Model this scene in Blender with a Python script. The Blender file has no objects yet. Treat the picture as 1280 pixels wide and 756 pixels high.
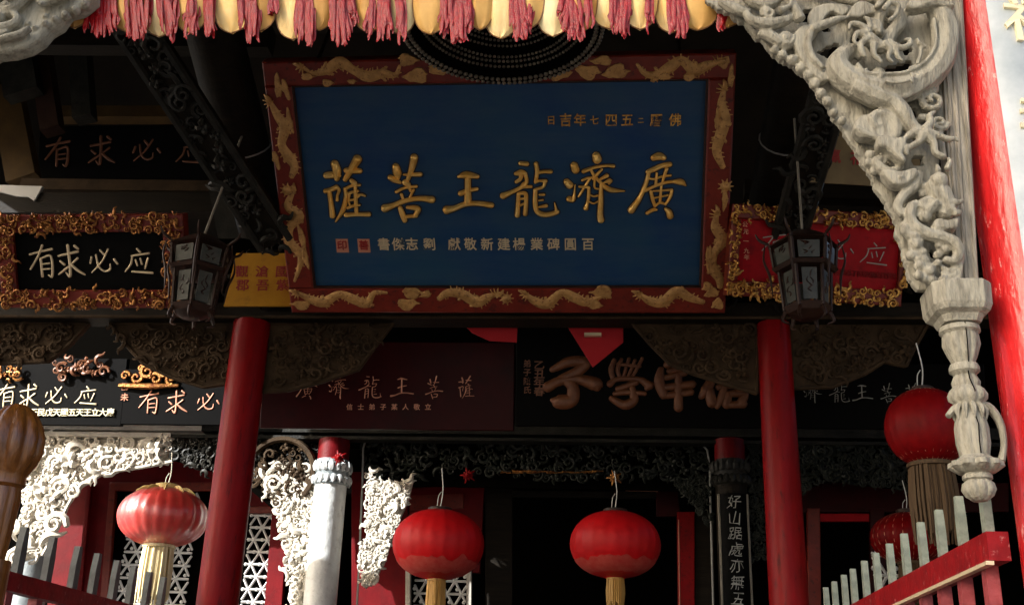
import bpy, math, random
import numpy as np
from mathutils import Vector, Matrix, noise
random.seed(7)
S = bpy.context.scene
COL = S.collection
R = math.radians
# ------------------------------------------------------------------ camera
FPX = 1381.0                                   # focal length in photo pixels (1280 wide)
yv = Vector((120, -542, -1381)).normalized()
zv = Vector((121, 3519, -1381)); zv = (zv - yv * zv.dot(yv)).normalized()
xv = yv.cross(zv)
CAMROT = Matrix((xv, yv, zv))                  # camera axes -> world
CAMPOS = Vector((1.0, 0.0, 1.6))
cd = bpy.data.cameras.new('camera'); cam = bpy.data.objects.new('camera', cd); COL.objects.link(cam)
cam.matrix_world = Matrix.Translation(CAMPOS) @ CAMROT.to_4x4()
cd.sensor_width = 36; cd.lens = 36 * FPX / 1280; cd.clip_start = 0.05; cd.clip_end = 3000
S.camera = cam
# ------------------------------------------------------------------ light
SUN_EL = R(27); SUN_AZ = R(55)                 # sun stands front left of the temple
w = bpy.data.worlds.new('World'); S.world = w; w.use_nodes = True
nt = w.node_tree; bg = nt.nodes['Background']
sky = nt.nodes.new('ShaderNodeTexSky'); sky.sky_type = 'NISHITA'; sky.sun_disc = False
sky.sun_elevation = SUN_EL; sky.dust_density = 5; sky.ozone_density = .4; sky.air_density = .8
sdir = Vector((-math.sin(SUN_AZ) * math.cos(SUN_EL), -math.cos(SUN_AZ) * math.cos(SUN_EL), math.sin(SUN_EL)))
sky.sun_rotation = math.atan2(sdir.x, sdir.y)
nt.links.new(sky.outputs[0], bg.inputs[0]); bg.inputs[1].default_value = 0.15
ld = bpy.data.lights.new('sun', 'SUN'); sun = bpy.data.objects.new('sun', ld); COL.objects.link(sun)
ld.energy = 5.0  # clear low sun; ld.angle = R(0.5); ld.color = (1.0, 0.93, 0.82)
sun.rotation_euler = (-sdir).to_track_quat('-Z', 'Y').to_euler()
S.view_settings.view_transform = 'Standard'; S.view_settings.look = 'None'
S.view_settings.exposure = 1.48; S.view_settings.gamma = 1
# ------------------------------------------------------------------ rays
def ray(px, py):
    return CAMROT @ Vector(((px - 640) / FPX, -(py - 378) / FPX, -1))
def P(px, py, Y):
    d = ray(px, py); return CAMPOS + d * (Y / d.y)
def PZ(px, py, z):
    d = ray(px, py); return CAMPOS + d * ((z - CAMPOS.z) / d.z)
# ------------------------------------------------------------------ materials
def mat(name, col, rough=0.6, metal=0.0, col2=None, nscale=6.0, bump=0.0, bscale=40.0, coat=0.0,
        trans=0.0, stretch=(1, 1, 1), lo=0.35, hi=0.65, spec=0.5, rvar=0.0):
    m = bpy.data.materials.new(name); m.use_nodes = True
    n = m.node_tree.nodes; l = m.node_tree.links; b = n['Principled BSDF']
    b.inputs['Base Color'].default_value = (*col, 1); b.inputs['Roughness'].default_value = rough
    b.inputs['Metallic'].default_value = metal; b.inputs['Coat Weight'].default_value = coat
    b.inputs['Coat Roughness'].default_value = 0.08; b.inputs['Specular IOR Level'].default_value = spec
    if trans: b.inputs['Transmission Weight'].default_value = trans
    tc = n.new('ShaderNodeTexCoord'); mp = n.new('ShaderNodeMapping'); mp.inputs['Scale'].default_value = stretch
    l.new(tc.outputs['Object'], mp.inputs['Vector'])
    if col2:
        t = n.new('ShaderNodeTexNoise'); t.inputs['Scale'].default_value = nscale; t.inputs['Detail'].default_value = 6
        t.inputs['Roughness'].default_value = 0.65
        r = n.new('ShaderNodeValToRGB'); r.color_ramp.elements[0].position = lo; r.color_ramp.elements[1].position = hi
        r.color_ramp.elements[0].color = (*col, 1); r.color_ramp.elements[1].color = (*col2, 1)
        l.new(mp.outputs[0], t.inputs['Vector']); l.new(t.outputs['Fac'], r.inputs['Fac']); l.new(r.outputs[0], b.inputs['Base Color'])
    if bump:
        t2 = n.new('ShaderNodeTexNoise'); t2.inputs['Scale'].default_value = bscale; t2.inputs['Detail'].default_value = 5
        bp = n.new('ShaderNodeBump'); bp.inputs['Strength'].default_value = bump; bp.inputs['Distance'].default_value = 0.02
        l.new(mp.outputs[0], t2.inputs['Vector']); l.new(t2.outputs['Fac'], bp.inputs['Height']); l.new(bp.outputs[0], b.inputs['Normal'])
        if rvar:
            mr = n.new('ShaderNodeMapRange'); mr.inputs['To Min'].default_value = max(0, rough - rvar); mr.inputs['To Max'].default_value = rough + rvar
            t3 = n.new('ShaderNodeTexNoise'); t3.inputs['Scale'].default_value = 5; t3.inputs['Detail'].default_value = 5
            l.new(mp.outputs[0], t3.inputs['Vector']); l.new(t3.outputs['Fac'], mr.inputs['Value']); l.new(mr.outputs[0], b.inputs['Roughness'])
    return m
def worn(m, col, scale=30, lo=.62, hi=.68, amount=1.0, stretch=(1, 1, 1)):
    """chips, dust and scratches laid over a material's own colour"""
    n = m.node_tree.nodes; l = m.node_tree.links; b = n['Principled BSDF']; bc = b.inputs['Base Color']
    tc = n.new('ShaderNodeTexCoord'); mp = n.new('ShaderNodeMapping'); mp.inputs['Scale'].default_value = stretch; mp.inputs['Location'].default_value = (3.7, 1.9, 8.1)
    t = n.new('ShaderNodeTexNoise'); t.inputs['Scale'].default_value = scale; t.inputs['Detail'].default_value = 8; t.inputs['Roughness'].default_value = .7
    r = n.new('ShaderNodeMapRange'); r.inputs['From Min'].default_value = lo; r.inputs['From Max'].default_value = hi; r.inputs['To Max'].default_value = amount
    mx = n.new('ShaderNodeMix'); mx.data_type = 'RGBA'; mx.inputs['B'].default_value = (*col, 1)
    if bc.links: l.new(bc.links[0].from_socket, mx.inputs['A'])
    else: mx.inputs['A'].default_value = bc.default_value
    l.new(tc.outputs['Object'], mp.inputs['Vector']); l.new(mp.outputs[0], t.inputs['Vector']); l.new(t.outputs['Fac'], r.inputs['Value']); l.new(r.outputs[0], mx.inputs['Factor']); l.new(mx.outputs['Result'], bc)
M = {}
M['grey_wood'] = mat('weathered_grey_wood', (.12, .11, .085), .85, spec=.2, col2=(.31, .295, .235), nscale=9, bump=.6, bscale=26, stretch=(3, .6, 3), lo=.25, hi=.55)
M['grey_post'] = mat('weathered_post_wood', (.10, .09, .065), .85, col2=(.33, .30, .24), nscale=9, bump=.6, bscale=18, stretch=(6, .35, 6), lo=.3, hi=.65)
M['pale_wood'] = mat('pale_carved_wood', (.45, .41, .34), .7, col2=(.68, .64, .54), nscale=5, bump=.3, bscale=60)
M['brown_carve'] = mat('dull_brown_carved_wood', (.026, .016, .008), .75, col2=(.055, .034, .017), nscale=5, bump=.3, bscale=30, spec=0.15)
M['dark_wood'] = mat('dark_stained_wood', (.006, .0045, .003), .6, col2=(.015, .011, .0065), nscale=4, bump=.3, bscale=25, stretch=(.5, 4, 4), spec=0.12)
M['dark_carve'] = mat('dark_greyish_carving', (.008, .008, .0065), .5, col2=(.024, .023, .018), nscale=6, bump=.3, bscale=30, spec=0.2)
M['green_carve'] = mat('dark_green_grey_carving', (.006, .008, .006), .5, col2=(.020, .023, .017), nscale=5, bump=.3, bscale=30, spec=0.2)
M['ochre_wood'] = mat('ochre_painted_wood', (.085, .048, .013), .6, col2=(.05, .028, .009), nscale=3, bump=.2, spec=0.2)
M['yellow'] = mat('yellow_signboard_paint', (.55, .27, .02), .5, spec=.15, col2=(.46, .21, .016), nscale=4)
M['cream_cloth'] = mat('cream_banner_cloth', (.20, .15, .07), .8, col2=(.14, .10, .05), nscale=3)
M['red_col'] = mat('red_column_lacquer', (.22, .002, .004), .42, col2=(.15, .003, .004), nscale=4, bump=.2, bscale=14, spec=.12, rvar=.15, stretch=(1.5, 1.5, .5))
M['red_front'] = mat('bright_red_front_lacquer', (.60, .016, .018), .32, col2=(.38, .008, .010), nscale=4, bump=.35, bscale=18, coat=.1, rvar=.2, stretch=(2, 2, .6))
M['red_rail'] = mat('red_rail_paint', (.28, .006, .009), .45, spec=.2, col2=(.17, .004, .006), nscale=8, bump=.2, bscale=30)
M['pink_rail'] = mat('faded_red_paint', (.36, .07, .075), .5, col2=(.22, .025, .03), nscale=12, bump=.3)
M['red_wall'] = mat('red_wall_paint', (.13, .003, .005), .5, col2=(.09, .002, .004), nscale=3, spec=.12, bump=.15)
M['red_dark'] = mat('deep_red_board_lacquer', (.024, .0008, .0012), .45, col2=(.034, .001, .002), nscale=2, spec=.12)
M['red_board'] = mat('red_board_lacquer', (.38, .002, .009), .5, col2=(.26, .002, .006), nscale=2, spec=.12)
M['red_cloth'] = mat('red_pennant_cloth', (.42, .006, .012), .8, bump=.2, bscale=200)
M['frame_red'] = mat('brown_red_frame_lacquer', (.12, .010, .004), .45, col2=(.17, .016, .006), nscale=5, bump=.15, bscale=30, spec=0.35)
M['gold_paint'] = mat('dull_gold_paint', (.55, .31, .10), .45, metal=.3, col2=(.36, .19, .06), nscale=14, bump=.5, bscale=35)
M['gold'] = mat('gilded_lettering', (1.0, .68, .22), .28, metal=.5, col2=(.90, .50, .10), nscale=9, bump=.35, bscale=30)
M['gold_leaf'] = mat('gold_leaf_carving', (.80, .48, .13), .36, metal=.85, col2=(.30, .12, .03), nscale=25, bump=.4, bscale=60)
M['bronze_letter'] = mat('bronze_brown_lettering', (.19, .07, .026), .5, metal=.1, col2=(.12, .04, .014), nscale=12, bump=.2)
M['pale_letter'] = mat('pale_gilt_lettering', (.70, .58, .38), .4, metal=.3)
M['pink_letter'] = mat('copper_pink_lettering', (.60, .27, .17), .45, metal=.3)
M['grey_letter'] = mat('grey_silver_lettering', (.34, .34, .31), .5, metal=.2)
M['red_ink'] = mat('red_ink_paint', (.30, .012, .01), .6)
M['black'] = mat('black_board_lacquer', (.002, .002, .002), .6, spec=.05, bump=.04, bscale=8)
M['void'] = mat('unlit_interior_black', (.002, .0018, .0015), .9, spec=0.0)  # near-black, darkness of the unlit interior and gaps put into the colour
M['blue'] = mat('deep_blue_board_paint', (.006, .038, .135), .4, col2=(.020, .074, .125), nscale=.9, spec=.22, bump=.03, bscale=6, lo=.3, hi=.75, rvar=.1)
M['petal'] = mat('cream_valance_fabric', (.92, .56, .14), .6, col2=(.95, .80, .44), nscale=1.6, bump=.1)
M['petal_shade_amber'] = mat('amber_shaded_valance_fabric', (.50, .24, .045), .6, col2=(.72, .44, .13), nscale=2, bump=.1)  # orange-tan petal copy, its darker tone puts shade into the colour
M['petal_rim'] = mat('brown_petal_piping', (.20, .09, .03), .6)
M['tassel'] = mat('red_satin_tassel', (.20, .001, .004), .25, col2=(.34, .006, .009), nscale=30, bump=.3, bscale=120)
M['lantern'] = mat('red_lantern_silk', (.56, .005, .008), .5, spec=.25, col2=(.40, .004, .006), nscale=3, bump=.06, bscale=30)
M['lantern_gold'] = mat('yellow_lantern_fringe', (.62, .42, .10), .5, col2=(.75, .58, .24), nscale=20, bump=.4, bscale=80, stretch=(3, .3, 3))
M['cream_fringe'] = mat('cream_lantern_fringe', (.75, .66, .42), .6, col2=(.60, .48, .24), nscale=16, stretch=(4, .3, 4))
M['dull_fringe'] = mat('dusty_brown_fringe', (.055, .030, .012), .8, col2=(.09, .052, .02), nscale=12, stretch=(4, .3, 4))
M['rosewood'] = mat('dark_rosewood', (.020, .009, .006), .45, col2=(.034, .015, .009), nscale=8, bump=.2, spec=0.25)
M['lantern_sunlit'] = mat('sun_bright_lantern_silk', (.70, .06, .045), .4, spec=.9, coat=1.0, col2=(.56, .015, .015), nscale=3, bump=.06, bscale=30)  # paler red and strong coat put sun glare into this lantern's colour
M['lantern_sunlit'].node_tree.nodes['Principled BSDF'].inputs['Coat Roughness'].default_value = .3
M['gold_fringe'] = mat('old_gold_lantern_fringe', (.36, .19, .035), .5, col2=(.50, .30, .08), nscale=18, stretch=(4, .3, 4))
M['lantern_dim'] = mat('shaded_lantern_silk', (.20, .002, .003), .5, spec=.12, col2=(.12, .001, .002), nscale=5)  # darker copy of the lantern red, shade put into the colour
M['dusty_silk'] = mat('dusty_pink_silk', (.46, .022, .018), .7, col2=(.50, .07, .05), nscale=14)
M['gold_dim'] = mat('tarnished_gold_leaf', (.42, .20, .05), .38, metal=.7, col2=(.14, .035, .012), nscale=22, bump=.4, bscale=60)
M['pane'] = mat('painted_lantern_glass', (.075, .075, .062), .3, spec=.3, col2=(.035, .04, .033), nscale=9)
M['pale_col'] = mat('pale_stone_column', (.52, .54, .53), .45, col2=(.66, .68, .66), nscale=3, bump=.8, bscale=9)
M['pale_board'] = mat('pale_glare_board', (.60, .64, .64), .3, col2=(.26, .31, .33), nscale=1.3, coat=.5, bump=.05, lo=.3, hi=.7)  # pale grey puts sky glare and upper shade into the board's colour
M['cream_letter'] = mat('cream_raised_lettering', (.82, .74, .50), .5)
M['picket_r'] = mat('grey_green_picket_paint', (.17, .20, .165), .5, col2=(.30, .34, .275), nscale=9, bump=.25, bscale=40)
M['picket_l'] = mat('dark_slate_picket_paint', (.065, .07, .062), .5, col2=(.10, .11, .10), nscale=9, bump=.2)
M['lattice'] = mat('white_lattice_paint', (.62, .62, .60), .6)
M['stone'] = mat('grey_paving_stone', (.15, .135, .115), .8, col2=(.21, .19, .16), nscale=2, bump=.3, bscale=15)
M['dark_stone'] = mat('worn_dark_floor_stone', (.05, .045, .04), .7, col2=(.08, .072, .062), nscale=2, bump=.3, bscale=15)
M['plaster'] = mat('warm_plaster', (.20, .16, .12), .85, col2=(.26, .21, .16), nscale=1, bump=.2)
M['tile'] = mat('grey_roof_tile', (.08, .08, .075), .8, col2=(.12, .115, .10), nscale=3)
M['wire'] = mat('pale_wire', (.55, .55, .52), .4, metal=.5)
M['bead'] = mat('dark_bronze_bead', (.19, .165, .12), .35, metal=.2, col2=(.06, .052, .038), nscale=8)
M['ceil'] = mat('dark_ceiling_board', (.010, .008, .006), .7, col2=(.018, .014, .010), nscale=2, spec=0.05)
M['pendant_brown'] = mat('amber_brown_carved_wood', (.24, .085, .014), .3, col2=(.12, .038, .006), nscale=7, bump=.3, bscale=20, stretch=(4, .5, 4), coat=.2)
M['blue_grey'] = mat('shaded_pale_stone', (.16, .19, .20), .5, col2=(.24, .27, .28), nscale=4, bump=.2)  # blue-grey copy of the pale column stone, shade put into the colour
worn(M['red_front'], (.62, .30, .27), 14, .60, .66, .8, (2, 2, .7)); worn(M['red_col'], (.05, .004, .004), 9, .55, .68, .8, (2, 2, .4)); worn(M['red_rail'], (.42, .16, .15), 22, .60, .66, .7)
worn(M['blue'], (.06, .10, .13), 2.2, .42, .85, .45, (.5, 3.0, 1)); worn(M['frame_red'], (.03, .006, .004), 12, .55, .65, .7); worn(M['gold_paint'], (.12, .035, .015), 26, .56, .64, .8)
worn(M['gold'], (.22, .08, .02), 16, .62, .70, .5); worn(M['picket_r'], (.12, .11, .09), 12, .58, .68, .8, (1, 1, .3)); worn(M['red_wall'], (.07, .006, .006), 5, .52, .7, .7); worn(M['red_dark'], (.012, .003, .003), 4, .5, .7, .7)
worn(M['red_board'], (.10, .003, .005), 5, .5, .7, .7); worn(M['grey_wood'], (.07, .055, .04), 10, .60, .70, .7, (6, .5, 6)); worn(M['pale_col'], (.30, .29, .26), 8, .55, .7, .7); worn(M['lantern'], (.25, .02, .02), 9, .58, .72, .5); worn(M['yellow'], (.20, .08, .02), 7, .55, .7, .5)
# ------------------------------------------------------------------ frames (local x right, y up, z to the viewer)
class Fr:
    def __init__(s, o, tilt=0, yaw=0):
        s.o = Vector(o)
        s.rot = Matrix.Rotation(R(yaw), 3, 'Z') @ Matrix(((1, 0, 0), (0, 0, -1), (0, 1, 0))) @ Matrix.Rotation(R(tilt), 3, 'X')
        s.mw = Matrix.Translation(s.o) @ s.rot.to_4x4(); s.inv = s.mw.inverted()
        s.n = s.rot @ Vector((0, 0, 1))
    def px(s, px, py, wz=0.0):
        d = ray(px, py); o = s.o + s.n * wz
        t = (o - CAMPOS).dot(s.n) / d.dot(s.n)
        v = s.inv @ (CAMPOS + d * t); return (v.x, v.y)
    def pts(s, L, wz=0.0): return [s.px(a[0], a[1], wz) for a in L]
    def k(s, px, py):                          # metres per pixel near a pixel
        a = s.px(px, py); b = s.px(px + 1, py); return math.hypot(a[0] - b[0], a[1] - b[1])
def props(o, label=None, cat=None, group=None, kind=None):
    if label: o['label'] = label
    if cat: o['category'] = cat
    if group: o['group'] = group
    if kind: o['kind'] = kind
    return o
def thing(name, fr, label, cat, group=None):
    o = bpy.data.objects.new(name, None); COL.objects.link(o); o.matrix_world = fr.mw
    o.empty_display_size = .1
    return props(o, label, cat, group)
def place(name, me, m, parent=None, fr=None, kind=None):
    o = bpy.data.objects.new(name, me); COL.objects.link(o)
    if m: me.materials.append(m)
    if parent: o.parent = parent
    elif fr: o.matrix_world = fr.mw
    if kind: o['kind'] = kind
    return o
def copy_tree(o, parent=None):
    c = o.copy(); COL.objects.link(c)
    if parent: c.parent = parent
    for ch in list(o.children): copy_tree(ch, c)
    return c
# ------------------------------------------------------------------ mesh collector
def crom(pts, n=6):
    if len(pts) < 3:
        a, b = pts; return [tuple(a[k] + (b[k] - a[k]) * i / n for k in range(len(a))) for i in range(n + 1)]
    out = []
    Q = [tuple(2 * pts[0][k] - pts[1][k] for k in range(len(pts[0])))] + list(pts) + [tuple(2 * pts[-1][k] - pts[-2][k] for k in range(len(pts[0])))]
    for i in range(1, len(Q) - 2):
        for j in range(n):
            t = j / n; a, b, c, d = Q[i - 1:i + 3]
            out.append(tuple(.5 * (2 * b[k] + (c[k] - a[k]) * t + (2 * a[k] - 5 * b[k] + 4 * c[k] - d[k]) * t * t + (-a[k] + 3 * b[k] - 3 * c[k] + d[k]) * t ** 3) for k in range(len(a))))
    out.append(tuple(pts[-1])); return out
class MB:
    def __init__(s): s.v = []; s.f = []
    def add(s, vs, fs):
        b = len(s.v); s.v += [tuple(x) for x in vs]; s.f += [tuple(b + i for i in f) for f in fs]
    def box(s, a, b):
        x0, y0, z0 = a; x1, y1, z1 = b
        s.add([(x0, y0, z0), (x1, y0, z0), (x1, y1, z0), (x0, y1, z0), (x0, y0, z1), (x1, y0, z1), (x1, y1, z1), (x0, y1, z1)],
              [(3, 2, 1, 0), (4, 5, 6, 7), (0, 1, 5, 4), (1, 2, 6, 5), (2, 3, 7, 6), (3, 0, 4, 7)])
    def rbox(s, a, b, c=.01):                  # box with chamfered front edges
        x0, y0, z0 = a; x1, y1, z1 = b
        s.frustum([(x0, y0), (x1, y0), (x1, y1), (x0, y1)], z0, z1 - c)
        s.frustum([(x0, y0), (x1, y0), (x1, y1), (x0, y1)], z1 - c, z1, [(x0 + c, y0 + c), (x1 - c, y0 + c), (x1 - c, y1 - c), (x0 + c, y1 - c)])
    def frustum(s, poly, z0, z1, poly2=None):
        p2 = poly2 or poly; n = len(poly)
        s.add([(p[0], p[1], z0) for p in poly] + [(p[0], p[1], z1) for p in p2],
              [tuple(range(n))[::-1], tuple(range(n, 2 * n))] + [(i, (i + 1) % n, n + (i + 1) % n, n + i) for i in range(n)])
    def tube(s, path, seg=8, flat=1.0, smooth=5):
        """path of (x, y, z, r); flat scales z"""
        P_ = crom(path, smooth) if smooth else path
        n = len(P_); rings = []
        for i, p in enumerate(P_):
            a = Vector(P_[max(0, i - 1)][:3]); b = Vector(P_[min(n - 1, i + 1)][:3]); t = (b - a)
            if t.length < 1e-7: t = Vector((1, 0, 0))
            t.normalize(); up = Vector((0, 0, 1))
            if abs(t.z) > .95: up = Vector((0, 1, 0))
            sd = t.cross(up).normalized(); u2 = sd.cross(t).normalized(); r = max(p[3], 1e-4)
            rings.append([Vector(p[:3]) + sd * r * math.cos(q * 2 * math.pi / seg) + u2 * r * flat * math.sin(q * 2 * math.pi / seg) for q in range(seg)])
        vs = [v for rr in rings for v in rr]
        fs = [(i * seg + q, i * seg + (q + 1) % seg, (i + 1) * seg + (q + 1) % seg, (i + 1) * seg + q) for i in range(n - 1) for q in range(seg)]
        vs += [Vector(P_[0][:3]) - (Vector(P_[1][:3]) - Vector(P_[0][:3])).normalized() * P_[0][3] * .5, Vector(P_[-1][:3]) + (Vector(P_[-1][:3]) - Vector(P_[-2][:3])).normalized() * P_[-1][3] * .5]
        a = n * seg
        fs += [((q + 1) % seg, q, a) for q in range(seg)] + [((n - 1) * seg + q, (n - 1) * seg + (q + 1) % seg, a + 1) for q in range(seg)]
        s.add(vs, fs)
    def lathe(s, prof, c=(0, 0, 0), seg=24, lobes=None, cap=True):
        """profile (y, r[, lobe depth]) about the local y axis"""
        n = len(prof); vs = []
        for p in prof:
            ld_ = p[2] if len(p) > 2 else 0
            for q in range(seg):
                a = q * 2 * math.pi / seg; r = p[1]
                if ld_ and lobes: r *= 1 - ld_ * (1 - abs(math.cos(a * lobes / 2)))
                vs.append((c[0] + r * math.sin(a), c[1] + p[0], c[2] + r * math.cos(a)))
        fs = [(i * seg + q, i * seg + (q + 1) % seg, (i + 1) * seg + (q + 1) % seg, (i + 1) * seg + q) for i in range(n - 1) for q in range(seg)]
        if cap: fs += [tuple(range(seg)), tuple(range((n - 1) * seg, n * seg))]
        s.add(vs, fs)
    def blob(s, c, r, rz=None, seg=8):
        rz = rz or r; pr = [(-1, .02), (-.8, .6), (-.35, .94), (.2, .98), (.7, .71), (1, .02)]
        vs = []; n = len(pr)
        for y, q in pr:
            for k in range(seg):
                a = k * 2 * math.pi / seg; vs.append((c[0] + r * q * math.cos(a), c[1] + r * q * math.sin(a), c[2] + rz * y))
        s.add(vs, [(i * seg + q, i * seg + (q + 1) % seg, (i + 1) * seg + (q + 1) % seg, (i + 1) * seg + q) for i in range(n - 1) for q in range(seg)] + [tuple(range(seg))[::-1], tuple(range((n - 1) * seg, n * seg))])
    def stroke(s, pts, h=.45, z=0.0, n=5):
        """brush stroke ribbon with a rounded ridge, pts (u, v, width)"""
        P_ = crom(pts, n); N = len(P_); cs = [(-.5, 0), (-.42, .55), (-.18, .95), (.18, .95), (.42, .55), (.5, 0)]; K = len(cs); vs = []
        P2 = []
        for i, p in enumerate(P_):
            a = P_[max(0, i - 1)]; b = P_[min(N - 1, i + 1)]; dx, dy = b[0] - a[0], b[1] - a[1]; L = math.hypot(dx, dy) or 1; P2.append((p[0], p[1], abs(p[2]), dx / L, dy / L))
        f = P2[0]; g = P2[-1]
        P2 = [(f[0] - f[3] * f[2] * .42, f[1] - f[4] * f[2] * .42, f[2] * .25, f[3], f[4]), (f[0] - f[3] * f[2] * .25, f[1] - f[4] * f[2] * .25, f[2] * .8, f[3], f[4])] + P2 + \
             [(g[0] + g[3] * g[2] * .25, g[1] + g[4] * g[2] * .25, g[2] * .8, g[3], g[4]), (g[0] + g[3] * g[2] * .42, g[1] + g[4] * g[2] * .42, g[2] * .25, g[3], g[4])]
        for (x, y, w_, tx, ty) in P2:
            for c, hh in cs: vs.append((x - ty * w_ * c, y + tx * w_ * c, z + hh * w_ * h))
        N = len(P2)
        s.add(vs, [(i * K + q, (i + 1) * K + q, (i + 1) * K + q + 1, i * K + q + 1) for i in range(N - 1) for q in range(K - 1)] + [tuple(range(K)), tuple(range((N - 1) * K, N * K))[::-1]])
    def mesh(s, name, smooth=True, merge=False):
        me = bpy.data.meshes.new(name); me.from_pydata(s.v, [], s.f)
        me.validate()
        if smooth:
            me.polygons.foreach_set('use_smooth', [True] * len(me.polygons))
            try: me.set_sharp_from_angle(angle=R(42))
            except Exception: pass
        me.update(); return me
    def build(s, name, m, parent=None, fr=None, smooth=True, kind=None):
        return place(name, s.mesh(name, smooth), m, parent, fr, kind)
def spiral(mb, cx, cy, r, turns=1.4, z=0, tr=.28, dirn=1, a0=0, lift=.6, seg=6, flat=1.0):
    n = int(9 * turns) + 2; pts = []
    for i in range(n):
        t = i / (n - 1); a = a0 + dirn * t * turns * 2 * math.pi; rr = r * (1 - .82 * t)
        pts.append((cx + rr * math.cos(a), cy + rr * math.sin(a), z + lift * r * t, r * tr * (1 - .55 * t)))
    mb.tube(pts, seg, flat, 0)
def plate(outlines, depth, bevel, z=0.0):
    """filled 2D outlines (with holes) as a bevelled plate"""
    cu = bpy.data.curves.new('c', 'CURVE'); cu.dimensions = '2D'; cu.fill_mode = 'BOTH'; cu.extrude = depth / 2; cu.bevel_depth = bevel; cu.bevel_resolution = 1; cu.offset = -bevel
    for ol in outlines:
        sp = cu.splines.new('POLY'); sp.points.add(len(ol) - 1); sp.use_cyclic_u = True
        for i, p in enumerate(ol): sp.points[i].co = (p[0], p[1], 0, 1)
    return curve_to(cu, z)
def curve_to(cu, z=0.0, fn=None):
    o = bpy.data.objects.new('tmp', cu); COL.objects.link(o)
    dg = bpy.context.evaluated_depsgraph_get(); ev = o.evaluated_get(dg); me = ev.to_mesh()
    mb = MB(); vs = [(v.co.x, v.co.y, v.co.z + z) for v in me.vertices]
    if fn: vs = [fn(*v) for v in vs]
    mb.add(vs, [tuple(p.vertices) for p in me.polygons])
    ev.to_mesh_clear(); bpy.data.objects.remove(o); bpy.data.curves.remove(cu); return mb
def smooth_poly(pts, n=4):
    q = [tuple(p) for p in pts]; q = [q[-1]] + q + [q[0], q[1]]; o = crom(q, n); return o[n:-n - 1]
def glyphs(ch, h, wob=.03, thick=.012, weight=.012):
    """typeset characters as a raised mesh, about 1 unit = h tall, centred"""
    cu = bpy.data.curves.new('t', 'FONT'); cu.body = ch; cu.size = h; cu.align_x = 'CENTER'; cu.align_y = 'CENTER'
    cu.extrude = thick / 2; cu.offset = weight * h; cu.resolution_u = 2
    sd = random.random() * 50
    def fn(x, y, z):
        n1 = noise.noise(Vector((x / h * 2.2 + sd, y / h * 2.2, 0))); n2 = noise.noise(Vector((x / h * 2.2, y / h * 2.2 + sd, 5)))
        return (x + n1 * wob * h, y + n2 * wob * h + x * .0, z + thick / 2)
    return curve_to(cu, 0, fn)
# ------------------------------------------------------------------ brush characters
def norm(strokes, ox=0, oy=0, box=None):
    xs = [p[0] for st in strokes for p in st]; ys = [p[1] for st in strokes for p in st]
    if not box: box = (min(xs), min(ys), max(xs), max(ys))
    cx = (box[0] + box[2]) / 2; cy = (box[1] + box[3]) / 2; s_ = max(box[2] - box[0], box[3] - box[1])
    return [[((p[0] - cx) / s_, -(p[1] - cy) / s_, p[2] / s_) for p in st] for st in strokes]
SA = [[(195,165,45),(215,230,50),(215,300,30)],[(120,270,35),(170,265,40),(240,270,20)],[(395,125,50),(350,200,40),(285,305,28)],[(290,225,28),(350,225,35),(415,230,30)],
 [(115,405,25),(165,390,25),(215,370,28)],[(215,370,26),(235,395,18),(220,440,16),(220,480,20)],[(150,400,25),(165,500,28),(178,615,34)],[(285,380,18),(295,450,25),(270,560,28),(205,665,8)],
 [(340,310,25),(370,335,30)],[(295,380,18),(350,355,18),(415,350,14)],[(375,370,20),(378,450,22),(385,590,22)],[(300,430,16),(350,410,16),(400,400,14)],[(320,480,14),(370,470,14),(410,440,12)],[(400,430,10),(435,432,14),(460,442,10)],
 [(310,545,16),(360,525,18),(415,520,12)],[(295,605,26),(380,600,22),(495,600,26)],[(325,430,14),(318,480,12),(330,520,10)]]
PU = [[(720,190,40),(735,250,48),(745,290,20)],[(670,285,30),(710,305,35),(760,330,18)],[(880,110,42),(860,200,35),(825,305,22)],[(790,262,12),(850,262,20),(935,260,26)],[(800,325,35),(830,350,30),(825,375,15)],
 [(725,410,18),(800,375,16),(900,362,16)],[(770,430,18),(790,490,14)],[(875,390,16),(840,460,14)],[(835,365,16),(850,400,18)],[(625,550,46),(700,525,30),(800,485,28),(920,465,28),(1035,475,40)],
 [(760,545,28),(780,600,32),(800,655,28)],[(820,540,18),(890,545,30),(915,560,30),(890,610,26)],[(810,620,20),(900,612,22)]]
WANG = [[(160,280,18),(230,265,42),(325,280,24)],[(240,270,35),(240,380,36),(240,495,42)],[(175,425,30),(240,400,26),(320,385,20)],[(55,565,48),(130,550,32),(220,515,30),(330,510,28),(445,525,32)]]
LONG = [[(690,165,25),(750,172,25)],[(650,255,22),(700,245,35),(735,255,22)],[(700,255,28),(690,300,22),(655,325,20)],[(735,265,22),(745,320,22),(720,350,30),(690,375,24),(620,410,24),(540,445,38)],[(715,368,18),(785,365,18)],
 [(675,425,22),(670,520,24),(665,612,30)],[(680,420,18),(735,425,24),(740,500,24),(732,600,26)],[(680,470,14),(730,465,14)],[(680,530,14),(730,505,14)],[(825,165,24),(835,240,24),(820,325,20)],[(835,245,20),(890,235,20),(955,235,22)],
 [(820,325,18),(860,312,16),(910,315,22)],[(905,315,20),(885,365,18),(825,385,16)],[(820,390,24),(818,500,26),(832,570,28),(880,600,30),(950,598,28),(1010,578,26)],[(1000,575,20),(985,500,5)],[(855,430,12),(895,430,16)],[(850,480,10),(885,475,12)],[(850,535,12),(915,525,20)]]
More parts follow.
